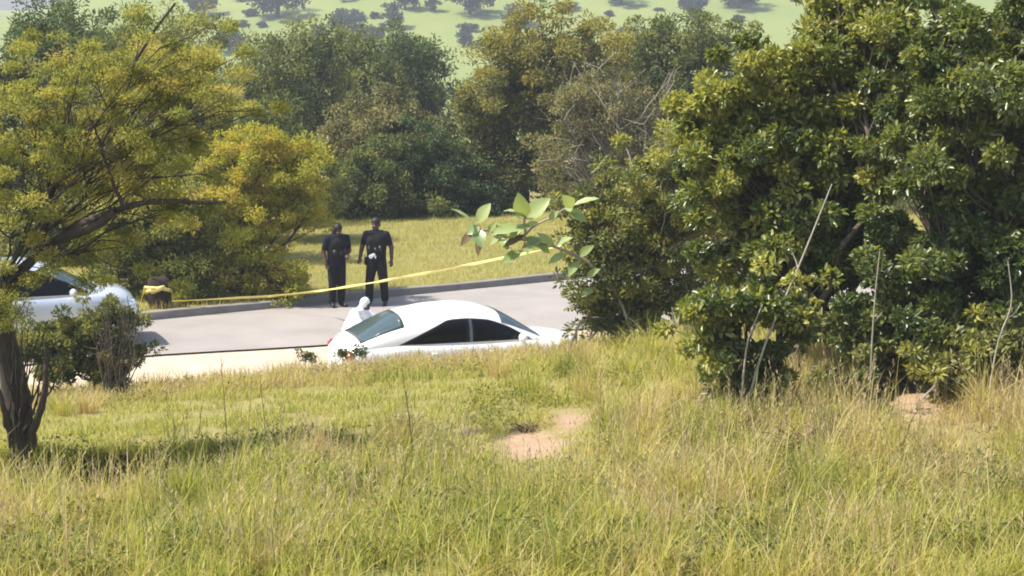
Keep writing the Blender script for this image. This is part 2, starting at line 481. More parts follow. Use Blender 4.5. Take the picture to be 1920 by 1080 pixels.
def tree(name, label, cat, base, blobs, mat, bark, nclump, nleaf, cr, L, asp=.4, seed=1, trunk_r=.12, hexa=False, tint=(.45, .22, .12),
         top=0.0, flat=.7, up=.35, droop=0.0, group=None, fork=.35, limb_r=.5, tips=True, shell=.45, extra=None, stems=1, leafpow=.4, fold=.25, stem_spread=.25, trunk_pts=None, arm_r=None, ragged=.6):
    """blobs: (centre, radii) ellipsoids; the crown is clumps of leaves in them, carried by limbs that start at the trunk"""
    g = np.random.default_rng(seed)
    base = np.array([base[0], base[1], tz(base[0], base[1]) - .05])
    root = empty(name, base, label, cat, group)
    tb = Tubes()
    cs = np.array([b[0] for b in blobs], float); rs = np.array([b[1] for b in blobs], float)
    vol = rs.prod(axis=1) ** .8; vol /= vol.sum()
    cc = (cs * vol[:, None]).sum(0)
    stem_tops = []
    for s in range(stems):
        b0 = base + (np.array([g.normal() * stem_spread, g.normal() * stem_spread, 0]) if s else 0)
        lowz = (cs[:, 2] - rs[:, 2]).min()
        topz = base[2] + max(.25, (cc[2] - base[2]) * fork * (1 if s == 0 else g.uniform(.6, 1.2)))
        f_ = (topz - base[2]) / max(.5, cc[2] - base[2])
        tp = b0 + (cc - b0) * np.array([f_ * .6, f_ * .6, f_]) + (g.normal(size=3) * np.array([.25, .25, 0]) * cr if s else 0)
        path = curve(b0, tp, g, .06, 7)
        rr = np.linspace(1.25, .8, 7) * trunk_r / (stems ** .5); rr[0] *= 1.25
        tb.add(path - base, rr, 8)
        stem_tops.append(tp)
    if trunk_pts is not None:
        tb = Tubes(); TP = np.array([base] + [np.array(q_) for q_ in trunk_pts]); t0_ = np.linspace(0, 1, len(TP)); tt_ = np.linspace(0, 1, 14)
        Q = np.stack([np.interp(tt_, t0_, TP[:, i]) for i in range(3)], 1); Q[1:-1] = .25 * Q[:-2] + .5 * Q[1:-1] + .25 * Q[2:]
        tb.add(Q + g.normal(size=Q.shape) * .012 - base, np.linspace(1.25, .8, 14) * trunk_r, 9); stem_tops = [Q[-1]]
    stem_tops = np.array(stem_tops)
    nodes = []
    for c, r in zip(cs, rs):
        st = stem_tops[np.argmin(np.linalg.norm(stem_tops - c, axis=1))]
        path = curve(st, c, g, .12, 8, up=.06)
        tb.add(path - base, np.linspace(.75, .28, 8) * (arm_r or trunk_r * (.9 if len(blobs) < 3 else .7)), 6)
        nodes.append(path)
    # clumps
    pick = g.choice(len(cs), nclump, p=vol)
    u = unit(nclump, g); rad = g.uniform(0, 1, nclump) ** shell
    CP = cs[pick] + u * rs[pick] * rad[:, None] + g.normal(size=(nclump, 3)) * cr * ragged
    gz = terrain(CP[:, 0], CP[:, 1]) + cr * .35
    CP[:, 2] = np.maximum(CP[:, 2], gz)
    for i in range(nclump):
        path = nodes[pick[i]]
        k = g.integers(3, len(path))
        if tips: tb.add(curve(path[k], CP[i], g, .1, 5) - base, np.linspace(.24, .05, 5) * trunk_r * limb_r + .003, 4)
    # leaves
    per = np.maximum(3, (nleaf / nclump * g.uniform(.5, 1.6, nclump))).astype(int)
    ci = np.repeat(np.arange(nclump), per); n = len(ci)
    crr = cr * g.uniform(.65, 1.35, nclump)
    uu = unit(n, g)
    q = uu * (g.uniform(0, 1, n) ** leafpow)[:, None] * crr[ci][:, None]; q[:, 2] *= flat
    P = CP[ci] + q
    D_ = uu * .8 + unit(n, g) * .8; D_[:, 2] += -droop + .15
    N_ = unit(n, g) + np.array([0, 0, up * 2]) + uu * .4
    ct = np.clip(g.normal(tint[0], tint[1], nclump), -.2, 1.2)
    tl = ct[ci] + g.normal(0, tint[2], n)
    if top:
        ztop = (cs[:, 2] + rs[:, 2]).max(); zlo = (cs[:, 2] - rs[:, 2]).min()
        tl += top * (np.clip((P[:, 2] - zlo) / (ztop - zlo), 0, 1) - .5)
    V, F, k = leaf_cards(P - base, D_, N_, L * g.uniform(.6, 1.25, n), L * asp * g.uniform(.75, 1.2, n), fold=fold, hexa=hexa, curl=.12)
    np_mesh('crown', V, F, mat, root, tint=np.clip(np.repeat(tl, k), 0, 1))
    if extra: extra(tb, base, g, nodes)
    tb.build('trunk', bark, root)
    return root

def blob(px, py, rxp, ryp, D, dm):
    """an ellipsoid of foliage seen around one direction at distance D, radii in the photograph's scale, dm its depth radius in metres"""
    s = D / FPX
    return (at(px, py, D), (rxp * s, dm, ryp * s))

def pxbase(px, D):
    return (at(px, 500, D)[0], D)

# ------------------------------------------------------------------ trees beyond the road
BEY = 'trees beyond the road'
FI = 'bushes at the edge of the mown field'
tree('conifer_tree', 'tall dark blue-green tree rising behind the yellow acacia, against the sky', 'tree', pxbase(120, 60),
     [blob(110, 90, 80, 90, 60, 1.3), blob(150, 190, 80, 80, 60, 1.2), blob(60, 160, 70, 80, 60, 1.0)], M['dark'], M['bark_dark'], 140, 18000, .36, .16, .32, 101, .13, group=BEY, up=.1, flat=1.3, tint=(.5, .28, .18))
tree('olive_tree', 'thin-crowned olive tree with bare sticks, under the first hazy hill trees', 'tree', pxbase(310, 53),
     [blob(300, 60, 105, 65, 53, 1.1), blob(370, 110, 55, 65, 53, .8), blob(240, 130, 70, 80, 53, .9), blob(330, 190, 110, 80, 53, 1)], M['acacia_olive'], M['bark'], 120, 13000, .32, .13, .3, 102, .08, group=BEY, tint=(.4, .22, .16))
tree('blue_grey_tree', 'small blue-grey tree between the dark conifer and the thin olive crown', 'tree', pxbase(205, 78),
     [blob(200, 95, 50, 80, 78, 1.2), blob(190, 190, 70, 80, 78, 1.2)], M['dark'], M['bark_dark'], 60, 7000, .5, .2, .4, 103, .10, group=BEY)
tree('rusty_acacia', 'yellow and rust coloured acacia behind the near bare limb', 'tree', pxbase(350, 46),
     [blob(320, 150, 125, 60, 46, 1.1), blob(250, 240, 140, 90, 46, 1.2), blob(400, 240, 85, 100, 46, 1.0), blob(320, 370, 140, 100, 46, 1.0), blob(150, 300, 90, 90, 46, 1)],
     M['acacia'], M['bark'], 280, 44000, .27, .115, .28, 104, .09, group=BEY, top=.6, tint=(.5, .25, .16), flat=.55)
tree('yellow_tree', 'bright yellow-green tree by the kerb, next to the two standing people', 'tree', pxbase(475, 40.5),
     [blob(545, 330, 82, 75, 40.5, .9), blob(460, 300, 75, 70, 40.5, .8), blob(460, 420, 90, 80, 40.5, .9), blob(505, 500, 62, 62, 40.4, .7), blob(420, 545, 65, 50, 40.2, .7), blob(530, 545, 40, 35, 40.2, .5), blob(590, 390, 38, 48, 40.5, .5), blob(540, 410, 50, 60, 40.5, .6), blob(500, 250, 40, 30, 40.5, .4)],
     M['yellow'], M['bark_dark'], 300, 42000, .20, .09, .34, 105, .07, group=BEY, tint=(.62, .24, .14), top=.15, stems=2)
tree('shady_olive_tree', 'dull olive tree just behind the silver car bonnet', 'tree', pxbase(330, 40.3),
     [blob(350, 390, 100, 75, 40.3, .9), blob(240, 400, 80, 70, 40.3, .8), blob(330, 470, 95, 80, 40.3, .9), blob(260, 430, 90, 80, 40.3, .9), blob(355, 560, 75, 38, 39.8, .7), blob(230, 510, 75, 60, 40.3, .7), blob(400, 500, 60, 60, 40.2, .6), blob(300, 530, 60, 50, 40.2, .6)],
     M['acacia'], M['bark_dark'], 320, 44000, .23, .095, .36, 106, .08, group=BEY, tint=(.30, .28, .18), top=.35, stems=2)
tree('shady_back_tree', 'dark tree standing in shade behind the silver car roof', 'tree', pxbase(90, 46),
     [blob(60, 400, 120, 120, 46, 1.2), blob(170, 390, 100, 120, 46, 1.2), blob(120, 500, 110, 55, 46, 1.0), blob(10, 270, 80, 90, 46, 1.0), blob(0, 150, 70, 70, 46, 1.0)],
     M['mid'], M['bark_dark'], 200, 24000, .30, .125, .4, 107, .10, group=BEY, tint=(.4, .3, .18))
tree('olive_backdrop_tree', 'olive tree filling the gap between the rusty acacia and the bright yellow one', 'tree', pxbase(440, 50),
     [blob(420, 330, 110, 100, 50, 1.1), blob(500, 250, 70, 70, 50, .9), blob(560, 350, 90, 90, 50, 1.0)],
     M['mid'], M['bark_dark'], 120, 15000, .32, .12, .4, 127, .09, group=BEY, tint=(.5, .26, .16))
tree('dark_tree', 'broad dark green tree with ragged upright tufts above the rounded bushes', 'tree', pxbase(545, 76),
     [blob(530, 120, 90, 70, 76, 1.8), blob(570, 190, 110, 75, 76, 1.8), blob(480, 190, 60, 75, 76, 1.3), blob(610, 100, 50, 55, 76, 1), blob(560, 290, 120, 80, 76, 1.6)],
     M['mid'], M['bark_dark'], 260, 30000, .42, .18, .34, 108, .14, group=BEY, up=.1, flat=1.35, tint=(.45, .28, .18))
tree('dark_tree', 'dark green tree between the ragged dark crown and the smallest pointed one', 'tree', pxbase(685, 80),
     [blob(680, 150, 80, 75, 80, 1.6), blob(655, 110, 38, 50, 80, 1), blob(730, 190, 80, 65, 80, 1.4), blob(700, 260, 110, 70, 80, 1.5)],
     M['mid'], M['bark_dark'], 170, 20000, .42, .19, .34, 109, .12, group=BEY, up=.1, flat=1.35, tint=(.38, .28, .18))
tree('dark_tree', 'smallest pointed dark green tree, next to the rust-topped tree', 'tree', pxbase(775, 82),
     [blob(765, 105, 45, 50, 82, 1.2), blob(790, 170, 65, 60, 82, 1.3), blob(815, 100, 24, 22, 82, .5), blob(800, 250, 80, 60, 82, 1.2)],
     M['dark'], M['bark_dark'], 120, 15000, .40, .19, .36, 110, .10, group=BEY, up=.1, flat=1.35, tint=(.5, .28, .18))
tree('round_bush', 'rounded grey-green bush with a pale top, highest of the clump behind the people', 'bush', pxbase(730, 58),
     [blob(735, 235, 110, 55, 58, 1.3), blob(760, 310, 120, 80, 58, 1.3), blob(690, 260, 70, 70, 58, 1.0), blob(640, 280, 60, 60, 58, .9)],
     M['grey'], M['bark_dark'], 190, 26000, .32, .125, .45, 111, .10, group=FI, tint=(.5, .24, .17), stems=3)
tree('round_bush', 'dark green bush directly behind the head of the taller person', 'bush', pxbase(690, 55.5),
     [blob(690, 340, 80, 80, 55.5, 1.1), blob(745, 380, 90, 50, 55.5, 1.0), blob(635, 385, 60, 60, 55.5, .8)],
     M['mid'], M['bark_dark'], 170, 22000, .29, .12, .42, 112, .09, group=FI, tint=(.42, .26, .17), stems=3)
tree('round_bush', 'darkest bush, in the shade of the rust-topped tree', 'bush', pxbase(840, 56.5),
     [blob(835, 350, 95, 75, 56.5, 1.1), blob(800, 300, 70, 70, 56.5, 1.0), blob(890, 390, 80, 45, 56.5, .9)],
     M['dark'], M['bark_dark'], 160, 20000, .30, .13, .42, 113, .09, group=FI, tint=(.35, .28, .17), stems=3)
tree('rust_topped_tree', 'big round tree with a yellow and rust coloured top', 'tree', pxbase(985, 58),
     [blob(1050, 75, 125, 50, 58, 1.5), blob(950, 150, 105, 95, 58, 1.6), blob(1060, 170, 125, 95, 58, 1.6), blob(900, 240, 70, 105, 58, 1.2), blob(980, 290, 115, 100, 58, 1.4), blob(920, 360, 90, 65, 58, 1.1)],
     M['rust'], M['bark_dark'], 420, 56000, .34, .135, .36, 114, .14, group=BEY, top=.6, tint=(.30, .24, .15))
tree('grey_green_tree', 'wide grey-green tree partly behind the leafy bush, level with the rust-coloured top', 'tree', pxbase(1290, 65),
     [blob(1290, 85, 115, 65, 65, 1.6), blob(1230, 160, 110, 95, 65, 1.6), blob(1350, 130, 75, 85, 65, 1.3), blob(1270, 270, 140, 95, 65, 1.4)],
     M['mid'], M['bark_dark'], 280, 34000, .38, .155, .38, 115, .14, group=BEY, tint=(.5, .25, .17))
def bare_twigs(tb, base, g, nodes):
    for i in range(45):
        path = nodes[g.integers(0, len(nodes))]; p = path[g.integers(3, len(path))]
        q = at(g.uniform(1000, 1300), g.uniform(110, 330), 49 + g.normal() * .7)
        c = curve(p, q, g, .15, 7, up=.05); tb.add(c - base, np.linspace(.022, .006, 7), 4)
        for k in (3, 4, 5):
            e = c[k] + np.array([g.normal() * .3, g.normal() * .2, g.uniform(.1, .5)]); tb.add(curve(c[k], e, g, .15, 4) - base, np.linspace(.010, .004, 4), 3)
tree('twiggy_tree', 'half bare greyish tree with pale twigs in front of the rust-topped tree', 'tree', pxbase(1150, 49),
     [blob(1130, 200, 110, 70, 49, 1.0), blob(1080, 270, 80, 80, 49, .9), blob(1200, 280, 90, 80, 49, 1.0), blob(1100, 350, 110, 50, 49, .9), blob(1250, 360, 70, 60, 49, .8)],
     M['grey'], M['twig_grey'], 220, 26000, .25, .10, .36, 116, .07, group=BEY, tint=(.5, .28, .18), stems=4, extra=bare_twigs, limb_r=.9)

# ------------------------------------------------------------------ trees far off on the hillside
def hill_proto(seed, w, h, n):
    g = np.random.default_rng(seed)
    nc = 30
    u = unit(nc, g); CP = u * np.array([w, w, h * .42]) * (g.uniform(0, 1, nc) ** .4)[:, None] + np.array([0, 0, h * .55])
    ci = g.integers(0, nc, n)
    P = CP[ci] + unit(n, g) * (g.uniform(0, 1, n) ** .4)[:, None] * w * .35 * np.array([1, 1, .7])
    V, F, k = leaf_cards(P, unit(n, g), unit(n, g) + [0, 0, .8], .55 * g.uniform(.6, 1.3, n), .35)
    me_o = np_mesh('crown', V, F, M['hill_leaf'], None, tint=np.repeat(np.clip(g.normal(.5, .3, n), 0, 1), k))
    tb = Tubes(); tb.add(curve((0, 0, -.4), (g.normal() * .3, 0, h * .5), g, .05, 5), np.linspace(.32, .2, 5), 6)
    for i in range(6): tb.add(curve((0, 0, h * .3), CP[i], g, .1, 4), np.linspace(.16, .05, 4), 4)
    tr_o = tb.build('trunk', M['bark_dark'])
    return me_o, tr_o
protos = [hill_proto(201, 2.6, 5.2, 1700), hill_proto(202, 3.6, 5.0, 2300), hill_proto(203, 2.0, 4.6, 1300)]
HILL = [(375, 32, 1.25, 0, 'dark hazy tree on the hill just above the thin olive tree'),
        (520, 34, 1.55, 1, 'broadest hazy tree on the hill, above the ragged dark crown'),
        (735, 55, 1.1, 2, 'hazy purple-grey tree on the hill above the smallest pointed tree'),
        (762, 20, 1.05, 0, 'tall hazy tree at the top edge of the hill view, over the purple-grey one'),
        (812, 22, .75, 2, 'slim hazy tree with a clear shadow below it on the open pasture'),
        (882, 28, 1.15, 1, 'dark round hazy tree alone on the pasture, its shadow under it'),
        (650, 62, .95, 1, 'pale low hazy bush on the hill between the dark tree tops'),
        (870, 88, .95, 2, 'hazy bush low on the hill next to the rust-topped tree'),
        (970, 48, .85, 1, 'hazy bush just over the shoulder of the rust-topped tree'),
        (1165, 10, 1.0, 1, 'hazy tree at the top of the hill above the yellow rust crown'),
        (1385, 16, 1.25, 1, 'dark hazy tree cluster crown on the hill above the grey-green tree'),
        (1300, 34, 1.05, 0, 'hazy tree peeping over the top of the grey-green tree'),
        (645, 4, .7, 2, 'tiny hazy tree highest on the pasture above the dark tree tops'),
        (600, 84, .8, 0, 'hazy bush half hidden behind the ragged dark crown'),
        (1520, 2, .8, 2, 'hazy tree at the hilltop beside the leafy bush'),
        (430, 100, .9, 1, 'hazy bush low on the hill between the rusty acacia and the ragged dark crown'),
        (700, 92, .9, 0, 'hazy bush low on the hill behind the middle dark tree'),
        (450, 2, .8, 0, 'small hazy tree at the top edge of the hill near the broadest one')]
used = set()
def hill_hit(px, py):
    d = ray(px, py); d = d / d[1]
    t_ = np.arange(200, 800, .5); zz = H + d[2] * t_
    h_ = np.nonzero(zz < terrain(d[0] * t_, t_))[0]
    i = h_[0] if len(h_) else 500
    return d[0] * t_[i], t_[i]
for (px, py, s, k, lab) in HILL:
    x, y = hill_hit(px, py)
    e = empty('hill_tree', (x, y, tz(x, y)), lab, 'tree', 'hazy trees on the far hillside', rz=px * .37)
    e.scale = (s * y / 400,) * 3
    for src in protos[k]:
        c = src if (k, src.name) not in used and src.parent is None else src.copy()
        if c is not src: C.objects.link(c)
        c.parent = e

gs = np.random.default_rng(909)
for q in range(26):
    px, py = gs.uniform(330, 1540), gs.uniform(0, 95)
    x, y = hill_hit(px, py)
    e = empty('scrub_bush', (x, y, tz(x, y) - .3), 'little hazy scrub bush scattered over the far pasture', 'bush', 'scrub bushes on the far hillside', rz=px * .51)
    sc = gs.uniform(.18, .42) * y / 400; e.scale = (sc * 1.5, sc * 1.5, sc)
    c = protos[q % 3][0].copy(); C.objects.link(c); c.parent = e
# trees past the right-hand bushes
tree('olive_tree', 'olive tree behind the tallest dark bush, glimpsed through its gaps', 'tree', pxbase(1560, 60),
     [blob(1540, 170, 110, 110, 60, 1.5), blob(1620, 300, 120, 110, 60, 1.5), blob(1480, 330, 90, 90, 60, 1.2)], M['mid'], M['bark_dark'], 150, 15000, .38, .15, .4, 131, .13, group=BEY)
tree('dark_tree', 'dark tree well behind the tallest dark bush, at the edge of the field', 'tree', pxbase(1820, 57),
     [blob(1800, 150, 130, 130, 57, 1.6), blob(1900, 280, 130, 120, 57, 1.6), blob(1740, 320, 110, 100, 57, 1.4)], M['mid'], M['bark_dark'], 170, 17000, .38, .15, .4, 132, .14, group=BEY)
# ------------------------------------------------------------------ near tree and bushes
def acacia_limbs(tb, base, g, nodes):
    def limb(pts, r0, r1, D):
        P = np.array([at(px, py, d) for (px, py, d) in pts])
        n = 14
        t0 = np.linspace(0, 1, len(P)); tt = np.linspace(0, 1, n)
        Q = np.stack([np.interp(tt, t0, P[:, i]) for i in range(3)], 1)
        Q[1:-1] = .25 * Q[:-2] + .5 * Q[1:-1] + .25 * Q[2:]
        tb.add(Q + g.normal(size=Q.shape) * .008 - base, np.linspace(r0, r1, n), 7)
    limb([(-2, 600, 20.3), (50, 485, 20.3), (125, 432, 20.2), (220, 392, 20.1), (300, 374, 20), (370, 384, 20), (425, 378, 20)], .062, .012, 20)
    limb([(70, 470, 20.3), (92, 400, 20.4), (96, 320, 20.4), (150, 270, 20.3), (205, 190, 20.3), (250, 110, 20.3), (330, 5, 20.3)], .045, .012, 20)
    limb([(110, 445, 20.2), (180, 425, 20.1), (220, 395, 20.0)], .06, .03, 20)
    limb([(98, 330, 20.4), (70, 305, 20.4), (38, 282, 20.4), (28, 225, 20.4)], .02, .007, 20)
    limb([(40, 280, 20.4), (0, 278, 20.4), (-40, 270, 20.4)], .012, .006, 20)
    limb([(230, 385, 20), (200, 310, 20), (185, 255, 20), (160, 200, 20)], .02, .007, 20)
    limb([(-8, 560, 20.25), (-22, 480, 20.2), (-60, 330, 20.4), (-70, 180, 20.4)], .11, .05, 20)
    for i in range(26):
        x0 = 38 + g.normal() * 9; x1 = x0 + g.normal() * 38
        limb([(x0, g.uniform(790, 850), 20.5 + g.normal() * .1), ((x0 + x1) / 2 + g.normal() * 8, 740, 20.3), (x1, g.uniform(600, 700), 20.2 + g.normal() * .2)], .014, .004, 20)
    limb([(50, 840, 20.5), (85, 740, 20.2), (88, 640, 20.2)], .05, .02, 20)
    limb([(30, 840, 20.5), (10, 780, 20.2), (-5, 720, 20.0)], .05, .02, 20)
tree('acacia_tree', 'near acacia with a thick dark trunk and feathery yellow-green crown at the grass bank', 'tree', (at(45, 800, 20.6)[0], 20.6),
     [blob(130, 190, 150, 75, 20.3, .7), blob(40, 330, 110, 75, 20.3, .6), blob(270, 120, 140, 55, 20.3, .6), blob(230, 290, 130, 60, 20.3, .5), blob(360, 200, 80, 65, 20.3, .5),
      blob(60, 440, 70, 30, 20.2, .35), blob(5, 520, 40, 60, 20, .3), blob(-60, 260, 90, 120, 20.4, .6), blob(340, 330, 75, 40, 20.2, .3), blob(280, 395, 90, 32, 20.2, .3), blob(190, 450, 60, 30, 20.2, .3), blob(110, 475, 80, 26, 20.1, .3), blob(30, 580, 35, 40, 20.0, .25)],
     M['acacia'], M['bark_brown'], 270, 62000, .14, .046, .28, 301, .125, tint=(.46, .26, .18), ragged=1.9, flat=.5, up=.4, extra=acacia_limbs, leafpow=.6, limb_r=.12,
     trunk_pts=[at(34, 740, 20.5), at(14, 660, 20.4), at(-2, 600, 20.3), at(-14, 540, 20.2)], arm_r=.021)

NB = 'leafy bushes on the rise'
KB = dict(hexa=True, group=NB, stems=5, stem_spread=.35, fork=.25, limb_r=.3, ragged=1.1)
tree('leafy_bush', 'large glossy sunlit bush with yellow-green upper leaves, next to the tallest dark one', 'bush', pxbase(1490, 22.7),
     [blob(1420, 330, 130, 140, 22.7, .9), blob(1370, 240, 90, 100, 22.7, .6), blob(1490, 160, 120, 110, 22.7, .7), blob(1570, 350, 120, 160, 22.7, .9), blob(1600, 110, 110, 120, 22.7, .7), blob(1470, 460, 150, 85, 22.7, .8),
      blob(1650, 30, 80, 100, 22.7, .6), blob(1330, 330, 70, 120, 22.9, .5), blob(1655, 555, 55, 75, 22.5, .5), blob(1420, 515, 130, 55, 23.2, .5), blob(1560, 500, 90, 60, 23.0, .5), blob(1690, 440, 60, 110, 22.9, .5), blob(1560, 20, 50, 50, 22.7, .4)],
     M['bush'], M['bark'], 400, 88000, .16, .088, .46, 311, .09, tint=(.47, .17, .2), top=.4, **KB)
tree('leafy_bush', 'tallest dark green bush, shaded and touching the top of the view', 'bush', pxbase(1840, 21.6),
     [blob(1800, 90, 120, 110, 21.6, .8), blob(1890, 250, 130, 160, 21.6, .9), blob(1760, 400, 100, 170, 21.9, .7), blob(1850, 480, 140, 130, 21.6, .9), blob(1920, 60, 90, 120, 21.6, .7), blob(1730, 570, 110, 90, 21.6, .6), blob(1960, 420, 90, 170, 21.6, .7), blob(1720, 180, 70, 160, 22.3, .6), blob(1860, 620, 150, 60, 21.4, .6)],
     M['bush_dark'], M['bark'], 340, 72000, .165, .085, .46, 312, .09, tint=(.55, .2, .2), top=.35, **KB)
tree('grey_thicket', 'grey-olive thicket with bare stems beside the white car bonnet', 'bush', pxbase(1200, 28.6),
     [blob(1170, 450, 105, 75, 28.6, .6), blob(1270, 400, 90, 90, 28.6, .6), blob(1110, 400, 60, 60, 28.6, .4), blob(1210, 360, 90, 60, 28.6, .5), blob(1290, 320, 70, 80, 28.4, .5), blob(1230, 520, 110, 60, 28.6, .5), blob(1145, 560, 55, 45, 28.6, .4), blob(1115, 590, 35, 32, 28.6, .3), blob(1310, 500, 60, 90, 28.6, .5), blob(1110, 500, 60, 55, 28.6, .4), blob(1220, 590, 110, 40, 28.6, .4)],
     M['thicket'], M['twig_grey'], 320, 36000, .15, .078, .42, 313, .06, tint=(.58, .24, .2), top=.5, hexa=True, group=NB, stems=9, stem_spread=.5, fork=.5, limb_r=.7, ragged=1.3)
tree('leafy_bush', 'small low bush on dark stems before the large glossy one, crossed by a stick', 'bush', pxbase(1400, 20.6),
     [blob(1335, 610, 50, 70, 20.6, .35), blob(1410, 570, 65, 50, 20.6, .35), blob(1490, 590, 60, 50, 20.6, .35), blob(1345, 690, 45, 35, 20.6, .25), blob(1380, 750, 60, 30, 20.6, .3), blob(1430, 680, 40, 40, 20.6, .25)],
     M['bush'], M['bark_dark'], 120, 9500, .11, .085, .48, 314, .045, tint=(.45, .26, .16), hexa=True, group=NB, stems=4, stem_spread=.12, fork=.3, limb_r=.3, ragged=1.0)
tree('leafy_bush', 'low dark bush between the two tall bushes, next to the bare pink soil', 'bush', pxbase(1630, 21.8),
     [blob(1650, 590, 75, 60, 21.8, .4), blob(1620, 660, 60, 55, 21.8, .35), blob(1700, 640, 65, 55, 21.8, .4), blob(1608, 735, 38, 36, 21.2, .3), blob(1600, 775, 34, 28, 20.6, .25)],
     M['bush_dark'], M['bark'], 120, 9500, .11, .085, .48, 315, .045, tint=(.5, .28, .18), hexa=True, group=NB, stems=5, stem_spread=.2, fork=.3, limb_r=.3, ragged=1.0)
tree('weedy_bush', 'thin weedy bush with grey stalks below the tallest dark bush', 'bush', pxbase(1830, 20.9),
     [blob(1800, 670, 80, 45, 20.9, .35), blob(1880, 640, 70, 60, 20.9, .35), blob(1790, 700, 40, 30, 20.9, .3)],
     M['thicket'], M['twig_grey'], 110, 6500, .11, .085, .42, 316, .035, tint=(.65, .28, .18), hexa=True, group=NB, stems=14, stem_spread=.45, fork=.7)
tree('low_shrub', 'low olive shrub on the rise under the silver car', 'bush', pxbase(175, 28.8),
     [blob(205, 598, 62, 26, 28.8, .3), blob(140, 625, 70, 28, 28.8, .3), blob(215, 636, 50, 22, 28.8, .3), blob(70, 640, 40, 40, 28.8, .3), blob(120, 655, 55, 28, 28.8, .35), blob(200, 655, 65, 30, 28.8, .35), blob(260, 662, 35, 18, 28.8, .25), blob(110, 695, 50, 22, 28.7, .3), blob(190, 695, 60, 22, 28.8, .3)],
     M['acacia_olive'], M['bark_dark'], 240, 21000, .10, .07, .4, 317, .025, tint=(.35, .28, .16), stems=5, stem_spread=.2, fork=.3, limb_r=.3)
for (px, py, s, lab) in ((572, 672, .12, 'small dark round weed alone at the crest before the sandy verge'),
                         (640, 664, .13, 'small dark weed under the rear bumper of the white car'),
                         (672, 660, .10, 'smallest dark weed tuft under the rear window of the white car')):
    D = 29.7
    c = at(px, py, D)
    tree('weed', lab, 'weed', (c[0], D), [(c, (s, s, s * .9))], M['mid'], M['bark_dark'], 9, 320, .05, .05, .4, int(px), .008, group='small weeds on the crest', tint=(.2, .2, .1), fork=.8)

# ------------------------------------------------------------------ broad leaved plant (each leaf its own part)
def broad_leaf(name, p0, p1, width, nrm, mat, parent, base, curl=.12, fold=.18, tint=.6):
    p0 = np.asarray(p0); p1 = np.asarray(p1)
    d = p1 - p0; L = np.linalg.norm(d); d = d / L
    n = np.asarray(nrm, float); s = np.cross(d, n); s /= np.linalg.norm(s); n = np.cross(s, d)
    V = []; prof_ = [.06, .62, .95, 1.0, .86, .52, .05]
    for i, w in enumerate(prof_):
        t_ = i / 6
        c = p0 + d * L * t_ + n * (curl * L * (t_ * (1 - t_) * 1.6 - .5 * t_ * t_))
        ww = w * width / 2
        wav = .03 * width * (1 if i % 2 else -1)
        V += [c - s * ww + n * (fold * ww + wav), c - s * ww * .5 + n * fold * ww * .4, c, c + s * ww * .5 + n * fold * ww * .4, c + s * ww + n * (fold * ww - wav)]
    F = []
    for i in range(6):
        for j in range(4): F.append((i * 5 + j, i * 5 + j + 1, i * 5 + j + 6, i * 5 + j + 5))
    o = np_mesh(name, np.array(V) - base, np.array(F), mat, parent, smooth=True, tint=np.full(len(F), tint))
    return o
BD = 28.15
bb = np.array([at(1195, 500, BD)[0], BD, 0]); bb[2] = tz(bb[0], BD) - .05
plant = empty('broad_leaf_plant', bb, 'plant with big pale green paddle leaves reaching out over the mown field', 'plant')
stem = Tubes()
g = np.random.default_rng(5)
SP = np.array([bb, at(1165, 560, BD + .25), at(1105, 490, BD + .1), at(1040, 462, BD), at(985, 450, BD)]); tt_ = np.linspace(0, 1, 16)
SP = np.stack([np.interp(tt_, np.linspace(0, 1, 5), SP[:, i]) for i in range(3)], 1); SP[1:-1] = .25 * SP[:-2] + .5 * SP[1:-1] + .25 * SP[2:]
stem.add(SP - bb, np.linspace(.03, .016, 16), 7)
stem.add(curve(at(985, 450, BD), at(985, 400, BD), g, .05, 6) - bb, np.linspace(.02, .012, 6), 6)
stem.add(curve(at(985, 450, BD), at(890, 425, BD), g, .1, 8) - bb, np.linspace(.02, .012, 8), 6)
stem.add(curve(at(985, 440, BD), at(1075, 385, BD + .2), g, .08, 7) - bb, np.linspace(.016, .009, 7), 6)

